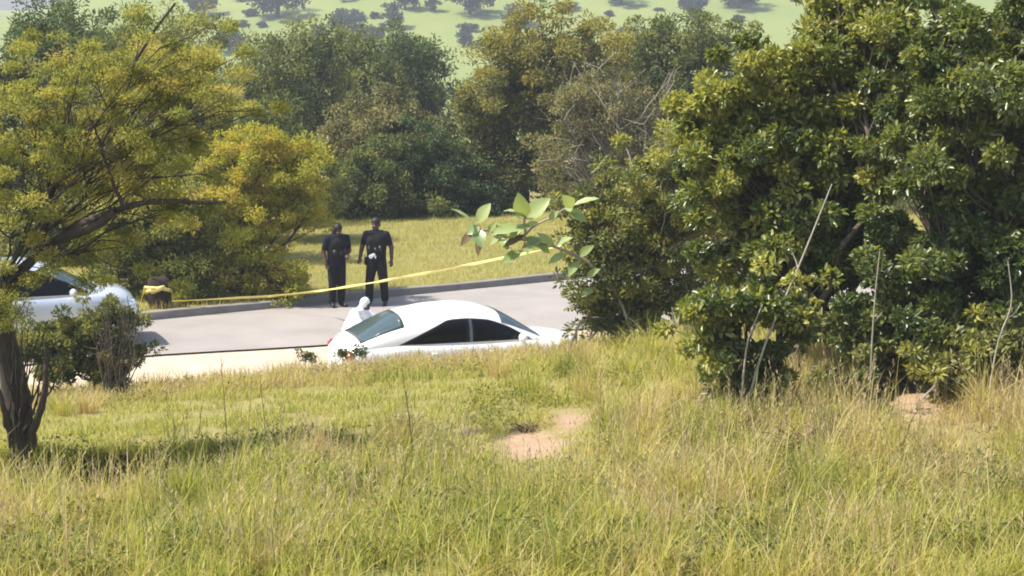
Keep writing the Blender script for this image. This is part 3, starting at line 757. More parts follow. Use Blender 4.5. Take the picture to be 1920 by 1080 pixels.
LV = [((888, 418), (838, 382), .13, (.5, -.3, .8), .9, 0), ((895, 418), (925, 372), .24, (-.3, -.9, .3), .95, 0), ((985, 408), (968, 352), .31, (-.2, -.9, .35), .8, 0),
      ((985, 410), (1042, 362), .32, (-.3, -.9, .3), .85, 0), ((985, 402), (935, 391), .17, (-.1, -.3, 1), .9, 0), ((980, 425), (908, 440), .27, (-.1, -.7, .8), .75, 0),
      ((900, 424), (868, 442), .22, (-.2, -.9, .4), .7, 0), ((990, 420), (945, 452), .20, (-.1, -.7, .8), .65, 0), ((895, 430), (905, 472), .26, (0, -1, .1), .2, 0),
      ((890, 432), (856, 468), .17, (-.3, -.7, .4), .3, 1), ((985, 440), (935, 468), .16, (-.2, -.7, .5), .4, 1), ((900, 440), (895, 490), .14, (-.4, -.8, .1), .6, 1),
      ((1075, 385), (1135, 366), .17, (.0, -.5, 1), .9, 0), ((1075, 388), (1050, 362), .22, (-.3, -.9, .4), .8, 0), ((1065, 395), (1110, 420), .22, (.2, -.8, .6), .6, 0),
      ((1040, 462), (1000, 430), .16, (-.2, -.8, .5), .8, 0), ((1040, 462), (1080, 440), .16, (.2, -.7, .6), .7, 0), ((1060, 475), (1020, 498), .15, (-.1, -.8, .5), .5, 0), ((1085, 490), (1060, 525), .15, (-.2, -.8, .3), .45, 0), ((1085, 480), (1120, 455), .16, (.2, -.8, .4), .7, 0), ((950, 448), (925, 415), .14, (-.3, -.9, .3), .9, 0), ((935, 445), (960, 475), .14, (.1, -.9, .3), .5, 0), ((1030, 412), (1050, 392), .15, (-.1, -.9, .4), .85, 0), ((985, 445), (1030, 470), .22, (.1, -.7, .7), .5, 0), ((978, 470), (930, 500), .2, (-.2, -.8, .5), .35, 0), ((980, 465), (1040, 440), .2, (.1, -.6, .8), .6, 0)]
NODES = np.concatenate([v.reshape(-1, 3) for v in stem.V]) + bb; PET = []
LV += [((935, 442), (915, 462), .14, (-.2, -.8, .5), .7, 0), ((955, 447), (985, 425), .15, (.1, -.8, .5), .8, 0), ((985, 425), (1015, 415), .14, (.1, -.7, .7), .75, 0), ((985, 415), (955, 405), .13, (-.1, -.5, .9), .85, 0),
       ((915, 436), (935, 410), .13, (-.2, -.9, .3), .8, 0), ((1010, 455), (1035, 480), .15, (.1, -.8, .5), .55, 0), ((1000, 452), (985, 482), .14, (-.1, -.8, .4), .5, 0), ((1060, 392), (1090, 400), .13, (.1, -.6, .8), .8, 0), ((1112, 540), (1085, 560), .14, (-.2, -.8, .4), .5, 0), ((1100, 520), (1130, 500), .14, (.2, -.8, .4), .6, 0)]
for k, (a, b, w, n, tn, dry) in enumerate(LV):
    dd = .12 * math.sin(k * 2.3)
    b = (a[0] + (b[0] - a[0]) * .8, a[1] + (b[1] - a[1]) * .8)
    p0_ = at(a[0], a[1], BD); PET.append((p0_, NODES[np.argmin(np.linalg.norm(NODES - p0_, axis=1))]))
    broad_leaf('leaf', at(a[0], a[1], BD), at(b[0], b[1], BD - .15 + dd), w * .78, n, M['broad_dry'] if dry else M['broad'], plant, bb, tint=tn)

for (a_, b_) in PET: stem.add(curve(b_, a_, g, .08, 5) - bb, np.linspace(.009, .005, 5), 4)
stem.build('stem', M['bark_pale'], plant)
# sticks, dead weeds
def stick(name, lab, cat, pts, r0, r1, mat, group=None, forks=()):
    P = np.array([at(*p) for p in pts]); base = P[0].copy(); base[2] = tz(base[0], base[1]) - .03
    P[0] = base
    n = 12; t0 = np.linspace(0, 1, len(P)); tt = np.linspace(0, 1, n)
    Q = np.stack([np.interp(tt, t0, P[:, i]) for i in range(3)], 1)
    Q[1:-1] = .25 * Q[:-2] + .5 * Q[1:-1] + .25 * Q[2:]
    tb = Tubes(); tb.add(Q - base, np.linspace(r0, r1, n), 5)
    for (f, dx, dz) in forks:
        q = Q[int(f * (n - 1))]; tb.add(curve(q, q + np.array([dx, .05, dz]), g, .1, 5) - base, np.linspace(r1 * 1.5, r1 * .5, 5), 5)
    o = tb.build(name, mat); o.location = base
    return tag(o, lab, cat, group)
stick('bare_sapling', 'long pale bare stick leaning across the low bush', 'sapling', [(1390, 800, 20.3), (1430, 650, 20.3), (1490, 520, 20.3), (1530, 420, 20.3), (1560, 345, 20.4)], .016, .006, M['bark_pale'], forks=((.3, .12, .2), (.55, -.1, .25)))
stick('bare_sapling', 'short forked grey stick inside the low bush beside the long one', 'sapling', [(1385, 800, 20.2), (1400, 640, 20.2), (1430, 570, 20.2)], .014, .006, M['bark_pale'], forks=((.6, .1, .12),))
stick('bare_sapling', 'dark curved stick arching from the low bush towards the dry grass gap', 'sapling', [(1400, 800, 20.4), (1440, 690, 20.4), (1490, 650, 20.4), (1530, 580, 20.4)], .014, .006, M['bark_dark'])
stick('bare_sapling', 'thin whitish forked stick at the foot of the tallest dark bush', 'sapling', [(1850, 700, 20.4), (1870, 640, 20.4), (1900, 570, 20.4), (1890, 490, 20.4)], .012, .006, M['bark_pale'], forks=((.6, .15, .15), (.4, .1, .05)))
stick('bare_sapling', 'grey stick beside the pink soil between the bushes', 'sapling', [(1630, 760, 20.9), (1635, 640, 20.9), (1642, 540, 20.9), (1650, 470, 20.9)], .012, .006, M['twig_grey'], forks=((.5, .1, .1),))
def reeds():
    b_ = at(212, 700, 28.3); b_[2] = tz(b_[0], b_[1]) - .03; tb = Tubes()
    for k, (px, dx, y1) in enumerate(((182, -6, 590), (190, 8, 610), (196, 4, 575), (205, -8, 585), (214, -4, 600), (221, 3, 565), (228, 6, 570), (236, -5, 590), (241, -3, 555), (247, 8, 600), (252, 5, 585))):
        p0 = b_ + np.array([(px - 212) / FPX * b_[1] * .35, .02 * math.sin(k), 0]); p1 = at(px + dx, y1, b_[1])
        c = curve(p0, p1, g, .04, 8); tb.add(c - b_, np.linspace(.010, .005, 8), 5)
        tb.add(curve(c[5], c[5] + np.array([.06 * math.sin(k * 2), 0, .1]), g, .1, 4) - b_, np.linspace(.005, .003, 4), 4)
    gr = np.random.default_rng(64)
    for k in range(18):
        px = gr.uniform(168, 268); p0 = b_ + np.array([(px - 212) / FPX * b_[1] * .4, gr.normal() * .05, 0]); p1 = at(px + gr.normal() * 12, gr.uniform(555, 625), b_[1] + gr.normal() * .1)
        c = curve(p0, p1, gr, .06, 7); tb.add(c - b_, np.linspace(.012, .004, 7), 4)
        for q in (3, 4, 5): tb.add(curve(c[q], c[q] + np.array([gr.normal() * .09, gr.normal() * .05, gr.uniform(.02, .14)]), gr, .1, 3) - b_, np.linspace(.006, .003, 3), 3)
    o = tb.build('dry_reeds', M['bark']); o.location = b_
    tag(o, 'upright grey stalks growing out of the low shrub before the silver car', 'reeds')
reeds()
def dead_weed(px, py, D, s, n, lab, seed):
    g = np.random.default_rng(seed)
    b = ground_at(px, py) - np.array([0, 0, .02])
    tb = Tubes()
    for i in range(n):
        d = np.array([g.normal() * .7, g.normal() * .5, g.uniform(.3, 1)]); q = d * s * g.uniform(.5, 1)
        p = curve((g.normal() * s * .2, g.normal() * s * .15, 0), q, g, .25, 5, up=.1); tb.add(p, np.linspace(.007, .003, 5), 4)
        tb.add(curve(p[3], p[3] + g.normal(size=3) * s * .25, g, .2, 4), np.linspace(.004, .002, 4), 3)
    o = tb.build('dead_weed', M['dead']); o.location = b
    tag(o, lab, 'weed', 'dead brown weeds')
dead_weed(1520, 865, 22.3, .55, 70, 'tangle of dead brown stalks below the gap between the bushes', 1)
dead_weed(1390, 815, 22.6, .38, 45, 'dead brown stalks under the small low bush', 2)
dead_weed(1310, 985, 17.5, .22, 40, 'small dark dead tuft low in the long grass', 3)
dead_weed(225, 905, 20.2, .26, 60, 'dead twigs hanging on the shaded bank near the acacia', 4)
dead_weed(620, 985, 17, .2, 36, 'small dark tuft in the long grass on the acacia side of the meadow', 6)
dead_weed(1450, 935, 18, .24, 40, 'dark tuft just below the tangle of dead stalks', 7)
dead_weed(1870, 1050, 15, .2, 36, 'dark tuft in the bottom corner of the meadow on the bush side', 8)
dead_weed(765, 800, 22, .18, 30, 'dark tuft at the edge of the bright grass shelf beside the bare soil', 9)
dead_weed(990, 812, 23.3, .16, 30, 'small dead tuft on top of the bare soil patch', 5)

# ------------------------------------------------------------------ cars
def smooth_interp(x, pts, k=.10):
    px_, pz_ = np.array([p[0] for p in pts]), np.array([p[1] for p in pts])
    acc = 0
    for d, w in ((-2, 1), (-1, 2), (0, 3), (1, 2), (2, 1)):
        acc = acc + w * np.interp(np.asarray(x) + d * k * .5, px_, pz_)
    return acc / 9

def make_car(name, label, loc, yaw, paint, S, mirror_mat=None):
    """x forward, y to the far side, z up; S holds the profile curves"""
    root = empty(name, loc, label, 'car', None, rz=yaw)
    L2 = S['len'] / 2; W2 = S['wid'] / 2
    # body shell
    st = np.concatenate([[-L2, -L2 + .03, -L2 + .10], np.linspace(-L2 + .3, L2 - .3, 22), [L2 - .12, L2 - .04, L2]])
    bm = bmesh.new(); rings = []
    for x in st:
        u = abs(x) / L2
        w = W2 * (1 - .20 * max(0, (u - .55) / .45) ** 2.2)
        e = min(L2 - abs(x), .12) / .12
        zd = float(smooth_interp(x, S['deck'])); zs = float(smooth_interp(x, S['shoulder']))
        zb = .20 + (1 - e) * .12
        w *= .90 + .10 * math.sqrt(max(0, e)); zd -= (1 - e) * .07; zs -= (1 - e) * .05
        half = [(w * .80, zb), (w * .955, zb + .05), (w * .985, zb + .22), (w, (zb + zs) * .53), (w * .995, zs - .12), (w * .965, zs - .03), (w * .90, zs + .008), (w * .62, zd - .012), (w * .3, zd - .002), (0, zd)]
        ring = [bm.verts.new((x, 0, zb))] + [bm.verts.new((x, y, z)) for y, z in half] + [bm.verts.new((x, -y, z)) for y, z in half[-2::-1]]
        rings.append(ring)
    n = len(rings[0])
    for a, b in zip(rings[:-1], rings[1:]):
        for i in range(n): bm.faces.new((a[i], a[(i + 1) % n], b[(i + 1) % n], b[i]))
    bm.faces.new(rings[0][::-1]); bm.faces.new(rings[-1])
    body = bm_obj('body', bm, paint, root)
    # cabin: superelliptic sections between belt and roof
    zb = S['belt'] - .06; N = 3.0
    x0, x1 = S['roof'][0][0], S['roof'][-1][0]
    def hgt(x): return np.maximum(.02, smooth_interp(x, S['roof'], .12) - zb)
    def wb(x): return W2 * (.93 - .05 * np.abs((x - (x0 + x1) / 2) / ((x1 - x0) / 2)) ** 2)
    def pt(x, th, off=0.0):
        c_, s_ = math.cos(th), math.sin(th); h = float(hgt(x)); w = float(wb(x))
        y = w * math.copysign(abs(c_) ** (2 / N), c_); z = zb + h * max(0, s_) ** (2 / N)
        if off:
            nyy = abs(y / w) ** (N - 1) * math.copysign(1, y) / w; nz = ((z - zb) / h) ** (N - 1) / h
            dh = (float(hgt(x + .02)) - float(hgt(x - .02))) / .04
            nv = Vector((-nz * dh * 1.0, nyy, nz)); nv.normalize()
            return (x + nv.x * off, y + nv.y * off, z + nv.z * off)
        return (x, y, z)
    def th_for(x, z): 
        q = min(1, max(0, (z - zb) / float(hgt(x)))); return math.asin(q ** (N / 2))
    xs_ = np.linspace(x0, x1, 40); ths = np.linspace(0, math.pi, 25)
    bm = bmesh.new()
    G = [[bm.verts.new(pt(x, t_)) for t_ in ths] for x in xs_]
    for i in range(len(xs_) - 1):
        for j in range(len(ths) - 1): bm.faces.new((G[i][j], G[i + 1][j], G[i + 1][j + 1], G[i][j + 1]))
    bm_obj('roof', bm, paint, root)
    def panel(nm, dom, mat, off, parent=root):
        bm = bmesh.new()
        G = [[bm.verts.new(pt(x, t_, off)) for (x, t_) in row] for row in dom]
        for i in range(len(G) - 1):
            for j in range(len(G[0]) - 1): bm.faces.new((G[i][j], G[i + 1][j], G[i + 1][j + 1], G[i][j + 1]))
        bmesh.ops.solidify(bm, geom=bm.faces[:], thickness=.004)
        return bm_obj(nm, bm, mat, parent)
    # windscreen, rear window
    def cross(xa, xb, ta, tb_, n=10, m=14):
        return [[(x, t_) for t_ in np.linspace(ta(x), math.pi - ta(x), m)] for x in np.linspace(xa, xb, n)]
    panel('rear_window', cross(S['rw'][0], S['rw'][1], lambda x: S['rwt'] , None), S.get('rglass', M['glass_rear']), .004)
    panel('windscreen', cross(S['ws'][0], S['ws'][1], lambda x: S['wst'], None), M['glass_rear'], .004)
    # side windows: black surround, then the panes
    zlo = S['belt'] + .015
    def top(x): return max(zlo + .004, min(float(smooth_interp(x, S['roof'], .12)) - S['rail'], *(zlo + (x - a) * s for a, s in S['dlo_rear']), *(zlo + (b - x) * s for b, s in S['dlo_front'])))
    def side(xa, xb, sgn, inset, n=16, m=7):
        out_ = []
        for x in np.linspace(xa, xb, n):
            zt = top(x) - inset; za = zlo + inset * .6
            row = [(x, th_for(x, za + (max(zt, za + .003) - za) * k / (m - 1))) for k in range(m)]
            out_.append([(xx, t_ if sgn > 0 else math.pi - t_) for xx, t_ in row])
        return out_
    ra, fb = S['dlo_rear'][0][0], S['dlo_front'][0][0]
    for sgn in (1, -1):
        panel('window_surround', side(ra, fb, sgn, 0.0, 26), M['black'], .003)
        panel('side_window', side(ra + .10, S['bp'] - .03, sgn, .022), M['glass'], .007)
        panel('side_window', side(S['bp'] + .03, fb - .12, sgn, .022), M['glass'], .007)
        panel('door_pillar', side(S['bp'] - .022, S['bp'] + .022, sgn, .012, 3), M['pillar'], .010)
        # door seams, handles, mirror
        for xx in S['seams']:
            bm = bmesh.new()
            for k in range(8):
                z0 = .30 + (S['belt'] - .33) * k / 8
                bm_box(bm, (xx - .02 * math.sin(k * .4), sgn * (W2 * (.992 if k > 0 else .985)), z0 + .035), (.008, .014, (S['belt'] - .33) / 8 + .002))
            bm_obj('door_seam', bm, M['black'], root, smooth=False)
        for xx in S['handles']:
            bm = bmesh.new(); bm_box(bm, (xx, sgn * (W2 * .995 + .008), S['belt'] - .14), (.17, .03, .028))
            bmesh.ops.bevel(bm, geom=bm.edges[:], offset=.01, segments=2, affect='EDGES')
            bm_obj('door_handle', bm, paint, root)
        bm = bmesh.new()
        bmesh.ops.create_uvsphere(bm, u_segments=14, v_segments=8, radius=1, matrix=Matrix.Translation((S['mx'], sgn * (W2 + .09), S['belt'] + .07)) @ Matrix.Diagonal((.07, .11, .075, 1)))
        bm_box(bm, (S['mx'] + .02, sgn * (W2 - .02), S['belt'] + .03), (.06, .12, .03))
        bm_obj('wing_mirror', bm, paint, root)
        # lamps
        bm = bmesh.new()
        bm_box(bm, (-L2 + .10, sgn * W2 * .70, S['tail_z']), (.16, W2 * .34, .15))
        bmesh.ops.bevel(bm, geom=bm.edges[:], offset=.04, segments=3, affect='EDGES')
        bm_obj('tail_lamp', bm, M['red_lamp'], root)
        bm = bmesh.new()
        bm_box(bm, (L2 - .18, sgn * W2 * .68, S['head_z']), (.30, W2 * .34, .13))
        bmesh.ops.bevel(bm, geom=bm.edges[:], offset=.05, segments=3, affect='EDGES')
        bm_obj('headlight', bm, M['clear_lamp'], root)
        for xx in S['wheels']:
            w = bpy.data.objects.new('wheel', None); C.objects.link(w); w.parent = root; w.location = (xx, sgn * (W2 - .10), .31)
            bm = bmesh.new()
            bmesh.ops.create_cone(bm, cap_ends=True, segments=32, radius1=.31, radius2=.31, depth=.21, matrix=Matrix.Rotation(math.pi / 2, 4, 'X'))
            bmesh.ops.bevel(bm, geom=[e for e in bm.edges if e.calc_length() < .1], offset=.025, segments=2, affect='EDGES')
            bm_obj('tyre', bm, M['rubber'], w)
            bm = bmesh.new()
            bmesh.ops.create_cone(bm, cap_ends=True, segments=28, radius1=.21, radius2=.19, depth=.03, matrix=Matrix.Translation((0, sgn * .11, 0)) @ Matrix.Rotation(-sgn * math.pi / 2, 4, 'X'))
            for k in range(5):
                a = k * 2 * math.pi / 5
                bm_box(bm, (math.cos(a) * .11, sgn * .13, math.sin(a) * .11), (.17, .02, .045), Matrix.Rotation(-a, 3, 'Y'))
            bm_obj('rim', bm, M['alloy'], w, smooth=False)
            bm = bmesh.new()
            bmesh.ops.create_cone(bm, cap_ends=True, segments=36, radius1=.36, radius2=.36, depth=.02, matrix=Matrix.Translation((xx, sgn * (W2 - .004), .32)) @ Matrix.Rotation(math.pi / 2, 4, 'X'))
            bm_obj('wheel_arch', bm, M['black'], root)
    bm = bmesh.new(); bm_box(bm, (-L2 - .006, 0, .62), (.012, .36, .14)); bm_obj('number_plate', bm, M['plate'], root, smooth=False)
    bm = bmesh.new(); bm_box(bm, (-L2 + .03, 0, .42), (.14, W2 * 1.62, .16)); bmesh.ops.bevel(bm, geom=bm.edges[:], offset=.05, segments=3, affect='EDGES'); bm_obj('bumper', bm, paint, root)
    return root

SEDAN = dict(rail=.175, len=4.45, wid=1.74, belt=.95,
    deck=[(-2.23, .92), (-2.12, 1.0), (-1.6, 1.03), (-1.2, 1.0), (1.0, 1.0), (1.35, .97), (1.8, .90), (2.1, .80), (2.23, .66)],
    shoulder=[(-2.23, .82), (-2.0, .93), (-1.2, .95), (1.0, .93), (1.5, .87), (2.0, .74), (2.23, .60)],
    roof=[(-2.06, .97), (-1.92, 1.07), (-1.55, 1.27), (-1.2, 1.41), (-.7, 1.50), (-.2, 1.525), (.2, 1.49), (.55, 1.36), (.9, 1.15), (1.2, .95)],
    rw=(-1.95, -1.22), rwt=.62, ws=(.42, 1.10), wst=.60, dlo_rear=((-1.34, .44),), dlo_front=((.92, .60),), bp=-.12, seams=(-1.02, -.10, .88), handles=(-.72, .25),
    mx=.72, tail_z=.80, head_z=.66, wheels=(-1.32, 1.32))
CY = R(17)
cc_ = np.array([at(872, 600, 33.6)[0], 33.6])
make_car('parked_sedan', 'white parked saloon car with a grey-green rear window, half hidden by the grassy rise', (cc_[0], cc_[1], -.47), CY, M['paint_white'], SEDAN)
SUV = dict(rail=.125, len=4.6, wid=1.82, belt=1.08,
    deck=[(-2.3, 1.05), (-1.9, 1.10), (1.4, 1.12), (1.7, 1.15), (2.0, 1.13), (2.2, 1.06), (2.3, .88)],
    shoulder=[(-2.3, 1.0), (-2.0, 1.06), (1.0, 1.06), (1.7, 1.07), (2.15, .98), (2.3, .80)],
    roof=[(-2.25, 1.05), (-2.15, 1.30), (-1.9, 1.58), (-1.4, 1.66), (-.6, 1.69), (.40, 1.67), (.75, 1.58), (1.15, 1.38), (1.5, 1.18), (1.64, 1.08)],
    rw=(-2.19, -1.95), rwt=.75, ws=(.82, 1.54), wst=.62, dlo_rear=((-1.95, 1.2),), dlo_front=((1.42, .66),), bp=-.1, seams=(-1.1, -.08, 1.3), handles=(-.95, .12),
    mx=1.12, tail_z=1.0, head_z=.88, wheels=(-1.42, 1.42))
YS = R(20)
fx, fy = at(244, 560, 35.9)[:2]
make_car('parked_car', 'silver-white car with dark side windows, partly behind the near acacia', (fx - 2.25 * math.cos(YS), fy - 2.25 * math.sin(YS), -.10), YS, M['paint_silver'], SUV)

# ------------------------------------------------------------------ people
def capsule(a, b, ra, rb, nu=16):
    """tapered limb with rounded ends; radii may be (sideways, front-back) pairs"""
    a = np.array(a, float); b = np.array(b, float); T = b - a; L = np.linalg.norm(T) + 1e-9; T = T / L
    ra = np.array(ra if isinstance(ra, tuple) else (ra, ra), float); rb = np.array(rb if isinstance(rb, tuple) else (rb, rb), float)
    ref = np.array([1.0, 0, 0]) if abs(T[0]) < .9 else np.array([0, 1.0, 0])
    U = ref - T * ref.dot(T); U /= np.linalg.norm(U); W = np.cross(T, U)
    st = []
    for k in np.linspace(-math.pi / 2, 0, 5)[0:]: st.append((a + T * math.sin(k) * ra.min(), ra * max(.02, math.cos(k))))
    for k in (.33, .66): st.append((a + T * L * k, ra + (rb - ra) * k))
    for k in np.linspace(0, math.pi / 2, 5): st.append((b + T * math.sin(k) * rb.min(), rb * max(.02, math.cos(k))))
    an = np.linspace(0, 2 * np.pi, nu, endpoint=False)
    V = np.concatenate([c + r[0] * np.cos(an)[:, None] * U + r[1] * np.sin(an)[:, None] * W for c, r in st])
    F = []
    for i in range(len(st) - 1):
        for k in range(nu): F.append((i * nu + k, i * nu + (k + 1) % nu, (i + 1) * nu + (k + 1) % nu, (i + 1) * nu + k))
    F.append(tuple(range(nu))[::-1]); F.append(tuple((len(st) - 1) * nu + k for k in range(nu)))
    return V, F

def limbs(nodes, edges, sub=0):
    return [capsule(nodes[a][0], nodes[b][0], nodes[a][1], nodes[b][1]) for a, b in edges]

def join_mesh(name, pieces, mat, parent=None, remesh=None, smooth_it=2):
    V, F, n = [], [], 0
    for (v, f) in pieces:
        V.append(v); F += [tuple(i + n for i in q) for q in f]; n += len(v)
    me = bpy.data.meshes.new(name); me.from_pydata(np.concatenate(V).tolist(), [], F); me.materials.append(mat)
    for p in me.polygons: p.use_smooth = True
    o = bpy.data.objects.new(name, me); C.objects.link(o)
    if parent is not None: o.parent = parent
    if remesh:
        r = o.modifiers.new('r', 'REMESH'); r.mode = 'VOXEL'; r.voxel_size = remesh; r.use_smooth_shade = True
        if smooth_it:
            s = o.modifiers.new('s', 'SMOOTH'); s.iterations = smooth_it; s.factor = .5
    return o

def ellipsoid(c, r, rot=None, nu=18, nv=12):
    bm = bmesh.new(); m = Matrix.Translation(Vector(c))
    if rot is not None: m = m @ rot.to_4x4()
    bmesh.ops.create_uvsphere(bm, u_segments=nu, v_segments=nv, radius=1, matrix=m @ Matrix.Diagonal((*r, 1)))
    bm.verts.ensure_lookup_table()
    V = np.array([v.co[:] for v in bm.verts]); F = [tuple(v.index for v in f.verts) for f in bm.faces]; bm.free()
    return V, F

def head_pieces(c, rot):
    """head facing local -y: skull, jaw, nose, ears, brow"""
    def p(off): return Vector(c) + rot @ Vector(off)
    return [ellipsoid(p((0, .01, .02)), (.074, .092, .098), rot), ellipsoid(p((0, -.022, -.055)), (.056, .066, .066), rot),
            ellipsoid(p((0, -.088, -.018)), (.014, .022, .026), rot, 10, 8), ellipsoid(p((0, -.078, -.062)), (.026, .012, .010), rot, 10, 8),
            ellipsoid(p((.076, .01, -.005)), (.012, .024, .034), rot, 10, 8), ellipsoid(p((-.076, .01, -.005)), (.012, .024, .034), rot, 10, 8),
            ellipsoid(p((0, -.07, .022)), (.05, .02, .012), rot, 10, 8)]

def hand_nodes(wrist, direction, palm_n, side, curl=.5, s=1.0):
    """palm and five fingers of unequal length growing from the wrist"""
    d = Vector(direction).normalized(); n = Vector(palm_n); n = (n - d * n.dot(d)).normalized(); w = d.cross(n) * side
    wr = Vector(wrist); pieces = []
    palm = [(wr, (.024, .017)), (wr + d * .045 * s, (.036, .016)), (wr + d * .085 * s, (.040, .014))]
    pieces.extend(limbs([(tuple(a), r) for a, r in palm], [(0, 1), (1, 2)], 1))
    for k, ln in enumerate((.070, .080, .074, .056)):
        b = wr + d * .082 * s + w * (.030 - .020 * k)
        q1 = b + (d * math.cos(curl * .5) + n * math.sin(curl * .5)) * ln * .45; q2 = q1 + (d * math.cos(curl * 1.2) + n * math.sin(curl * 1.2)) * ln * .33; q3 = q2 + (d * math.cos(curl * 1.7) + n * math.sin(curl * 1.7)) * ln * .22
        pieces.extend(limbs([(tuple(b - d * .02), .0095), (tuple(q1), .0095), (tuple(q2), .0085), (tuple(q3), .0075)], [(0, 1), (1, 2), (2, 3)], 1))
    b = wr + d * .03 * s + w * .024
    q1 = b + (d * .6 + w * .7 + n * .25).normalized() * .04; q2 = q1 + (d * .9 + w * .3 + n * .35).normalized() * .032
    pieces.extend(limbs([(tuple(b), .012), (tuple(q1), .0105), (tuple(q2), .009)], [(0, 1), (1, 2)], 1))
    return pieces

def person(label, loc, yaw, J, shirt, trousers, shoe, sleeves=.55, head_pitch=0.0, head_yaw=0.0, hood=False, hair_len=0.0, scale=1.0, hood_mat=None):
    """J: joint positions in a frame where the person faces -y"""
    V3 = lambda k: Vector(J[k])
    root_loc = loc
    hc = V3('head'); rot = (Matrix.Rotation(head_yaw, 3, 'Z') @ Matrix.Rotation(head_pitch, 3, 'X'))
    names = ['pelvis', 'waist', 'chest', 'neck', 'head']
    nodes = [(J['pelvis'], (.15, .10)), (J['waist'], (.135, .09)), (J['chest'], (.155, .105)), (J['neck'], .055), (tuple(hc + rot @ Vector((0, .01, -.04))), .05)]
    edges = [(0, 1), (1, 2), (2, 3), (3, 4)]
    for s in 'lr':
        i = len(nodes)
        nodes += [(J['sh' + s], .066), (J['el' + s], .05), (J['wr' + s], .034)]; edges += [(2, i), (i, i + 1), (i + 1, i + 2)]
        i = len(nodes)
        nodes += [(J['hip' + s], .088), (J['kn' + s], .06), (J['an' + s], .042), (J['to' + s], .036)]; edges += [(0, i), (i, i + 1), (i + 1, i + 2), (i + 2, i + 3)]
    pieces = limbs(nodes, edges) + head_pieces(hc, rot)
    for s, sd in (('l', 1), ('r', -1)):
        d = V3('wr' + s) - V3('el' + s)
        pieces += hand_nodes(J['wr' + s], d, J.get('pn' + s, (0, -1, 0) if abs(d.normalized().y) < .7 else (0, 0, -1)), sd, J.get('curl', .6))
    body = join_mesh('person', pieces, M['skin'], None, .008, 4)
    body.location = root_loc; body.rotation_euler = (0, 0, yaw); body.scale = (scale,) * 3
    tag(body, label, 'person')
    # shirt or suit top
    def lerp(a, b, t_): return tuple(V3(a).lerp(V3(b), t_))
    tn = [(J['pelvis'], (.195, .145)), (J['waist'], (.20, .15)), (J['chest'], (.215, .165)), (lerp('chest', 'neck', .72), (.12, .10)), (J['shl'], .078), (J['shr'], .078)]
    te = [(0, 1), (1, 2), (2, 3), (4, 3), (5, 3)]
    for s in 'lr':
        i = len(tn); tn += [(J['sh' + s], .085)]; te.append((2, i))
        if sleeves <= 1: tn.append((lerp('sh' + s, 'el' + s, sleeves + .15), .064)); te.append((i, i + 1))
        else: tn += [(J['el' + s], .062), (lerp('el' + s, 'wr' + s, .92), .046)]; te += [(i, i + 1), (i + 1, i + 2)]
    join_mesh('shirt' if not hood else 'suit_jacket', limbs(tn, te), shirt, body, .011, 6)
    ln = [(tuple(V3('pelvis') + Vector((0, 0, .02))), (.166, .12))]; le = []
    for s in 'lr':
        i = len(ln); ln += [(J['hip' + s], .118), (J['kn' + s], .090), (lerp('kn' + s, 'an' + s, .93), .074)]; le += [(0, i), (i, i + 1), (i + 1, i + 2)]
    join_mesh('trousers' if not hood else 'suit_trousers', limbs(ln, le), trousers, body, .011, 5)
    for s in 'lr':
        a, t_ = V3('an' + s), V3('to' + s); dirn = (t_ - a); dirn.z = 0; dirn.normalize()
        so = [(tuple(a + Vector((0, 0, .03))), .055), (tuple(a + Vector((0, 0, -.03))), .052), (tuple(t_ + dirn * .02), .045)]
        join_mesh('boot', limbs(so, [(0, 1), (1, 2)]), shoe, body)
    # belt
    if not hood:
        pv_ = V3('pelvis').lerp(V3('waist'), .35)
        bm = bmesh.new()
        ring = [[bm.verts.new((pv_.x + .178 * k * math.cos(a), pv_.y + .128 * k * math.sin(a), pv_.z + dz)) for a in np.linspace(0, 2 * math.pi, 24, endpoint=False)] for (k, dz) in ((1, -.025), (1.03, -.02), (1.03, .02), (1, .025))]
        for r0, r1 in zip(ring[:-1], ring[1:]):
            for i in range(24): bm.faces.new((r0[i], r0[(i + 1) % 24], r1[(i + 1) % 24], r1[i]))
        bm_obj('belt', bm, M['black'], body)
        wv, cv = V3('waist'), V3('chest')
        vest = [capsule(tuple(wv + Vector((0, 0, .03))), tuple(cv + Vector((0, 0, .02))), (.205, .165), (.215, .178)), capsule(tuple(cv + Vector((.11, 0, .02))), tuple(cv + Vector((.11, .0, .12))), (.05, .15), (.04, .10)), capsule(tuple(cv + Vector((-.11, 0, .02))), tuple(cv + Vector((-.11, .0, .12))), (.05, .15), (.04, .10))]
        join_mesh('vest', vest, M['black_cloth'], body, .012, 4)
        for (ox, oz, w_, h_) in ((-.10, .02, .08, .11), (.03, .0, .07, .09), (.12, .03, .06, .12)):
            bm = bmesh.new(); bm_box(bm, (wv.x + ox, wv.y - .175, wv.z + oz + .05), (w_, .05, h_)); bmesh.ops.bevel(bm, geom=bm.edges[:], offset=.012, segments=2, affect='EDGES'); bm_obj('pouch', bm, M['black'], body)
        bm = bmesh.new(); bm_box(bm, (wv.x - .215, wv.y - .01, wv.z - .19), (.05, .10, .17)); bmesh.ops.bevel(bm, geom=bm.edges[:], offset=.015, segments=2, affect='EDGES'); bm_obj('holster', bm, M['black'], body)
    hp = lambda off: hc + rot @ Vector(off)
    for s in (1, -1):
        v, f = ellipsoid(hp((.03 * s, -.081, .0)), (.013, .008, .008), rot, 10, 8); join_mesh('eye', [(v, f)], M['eye'], body)
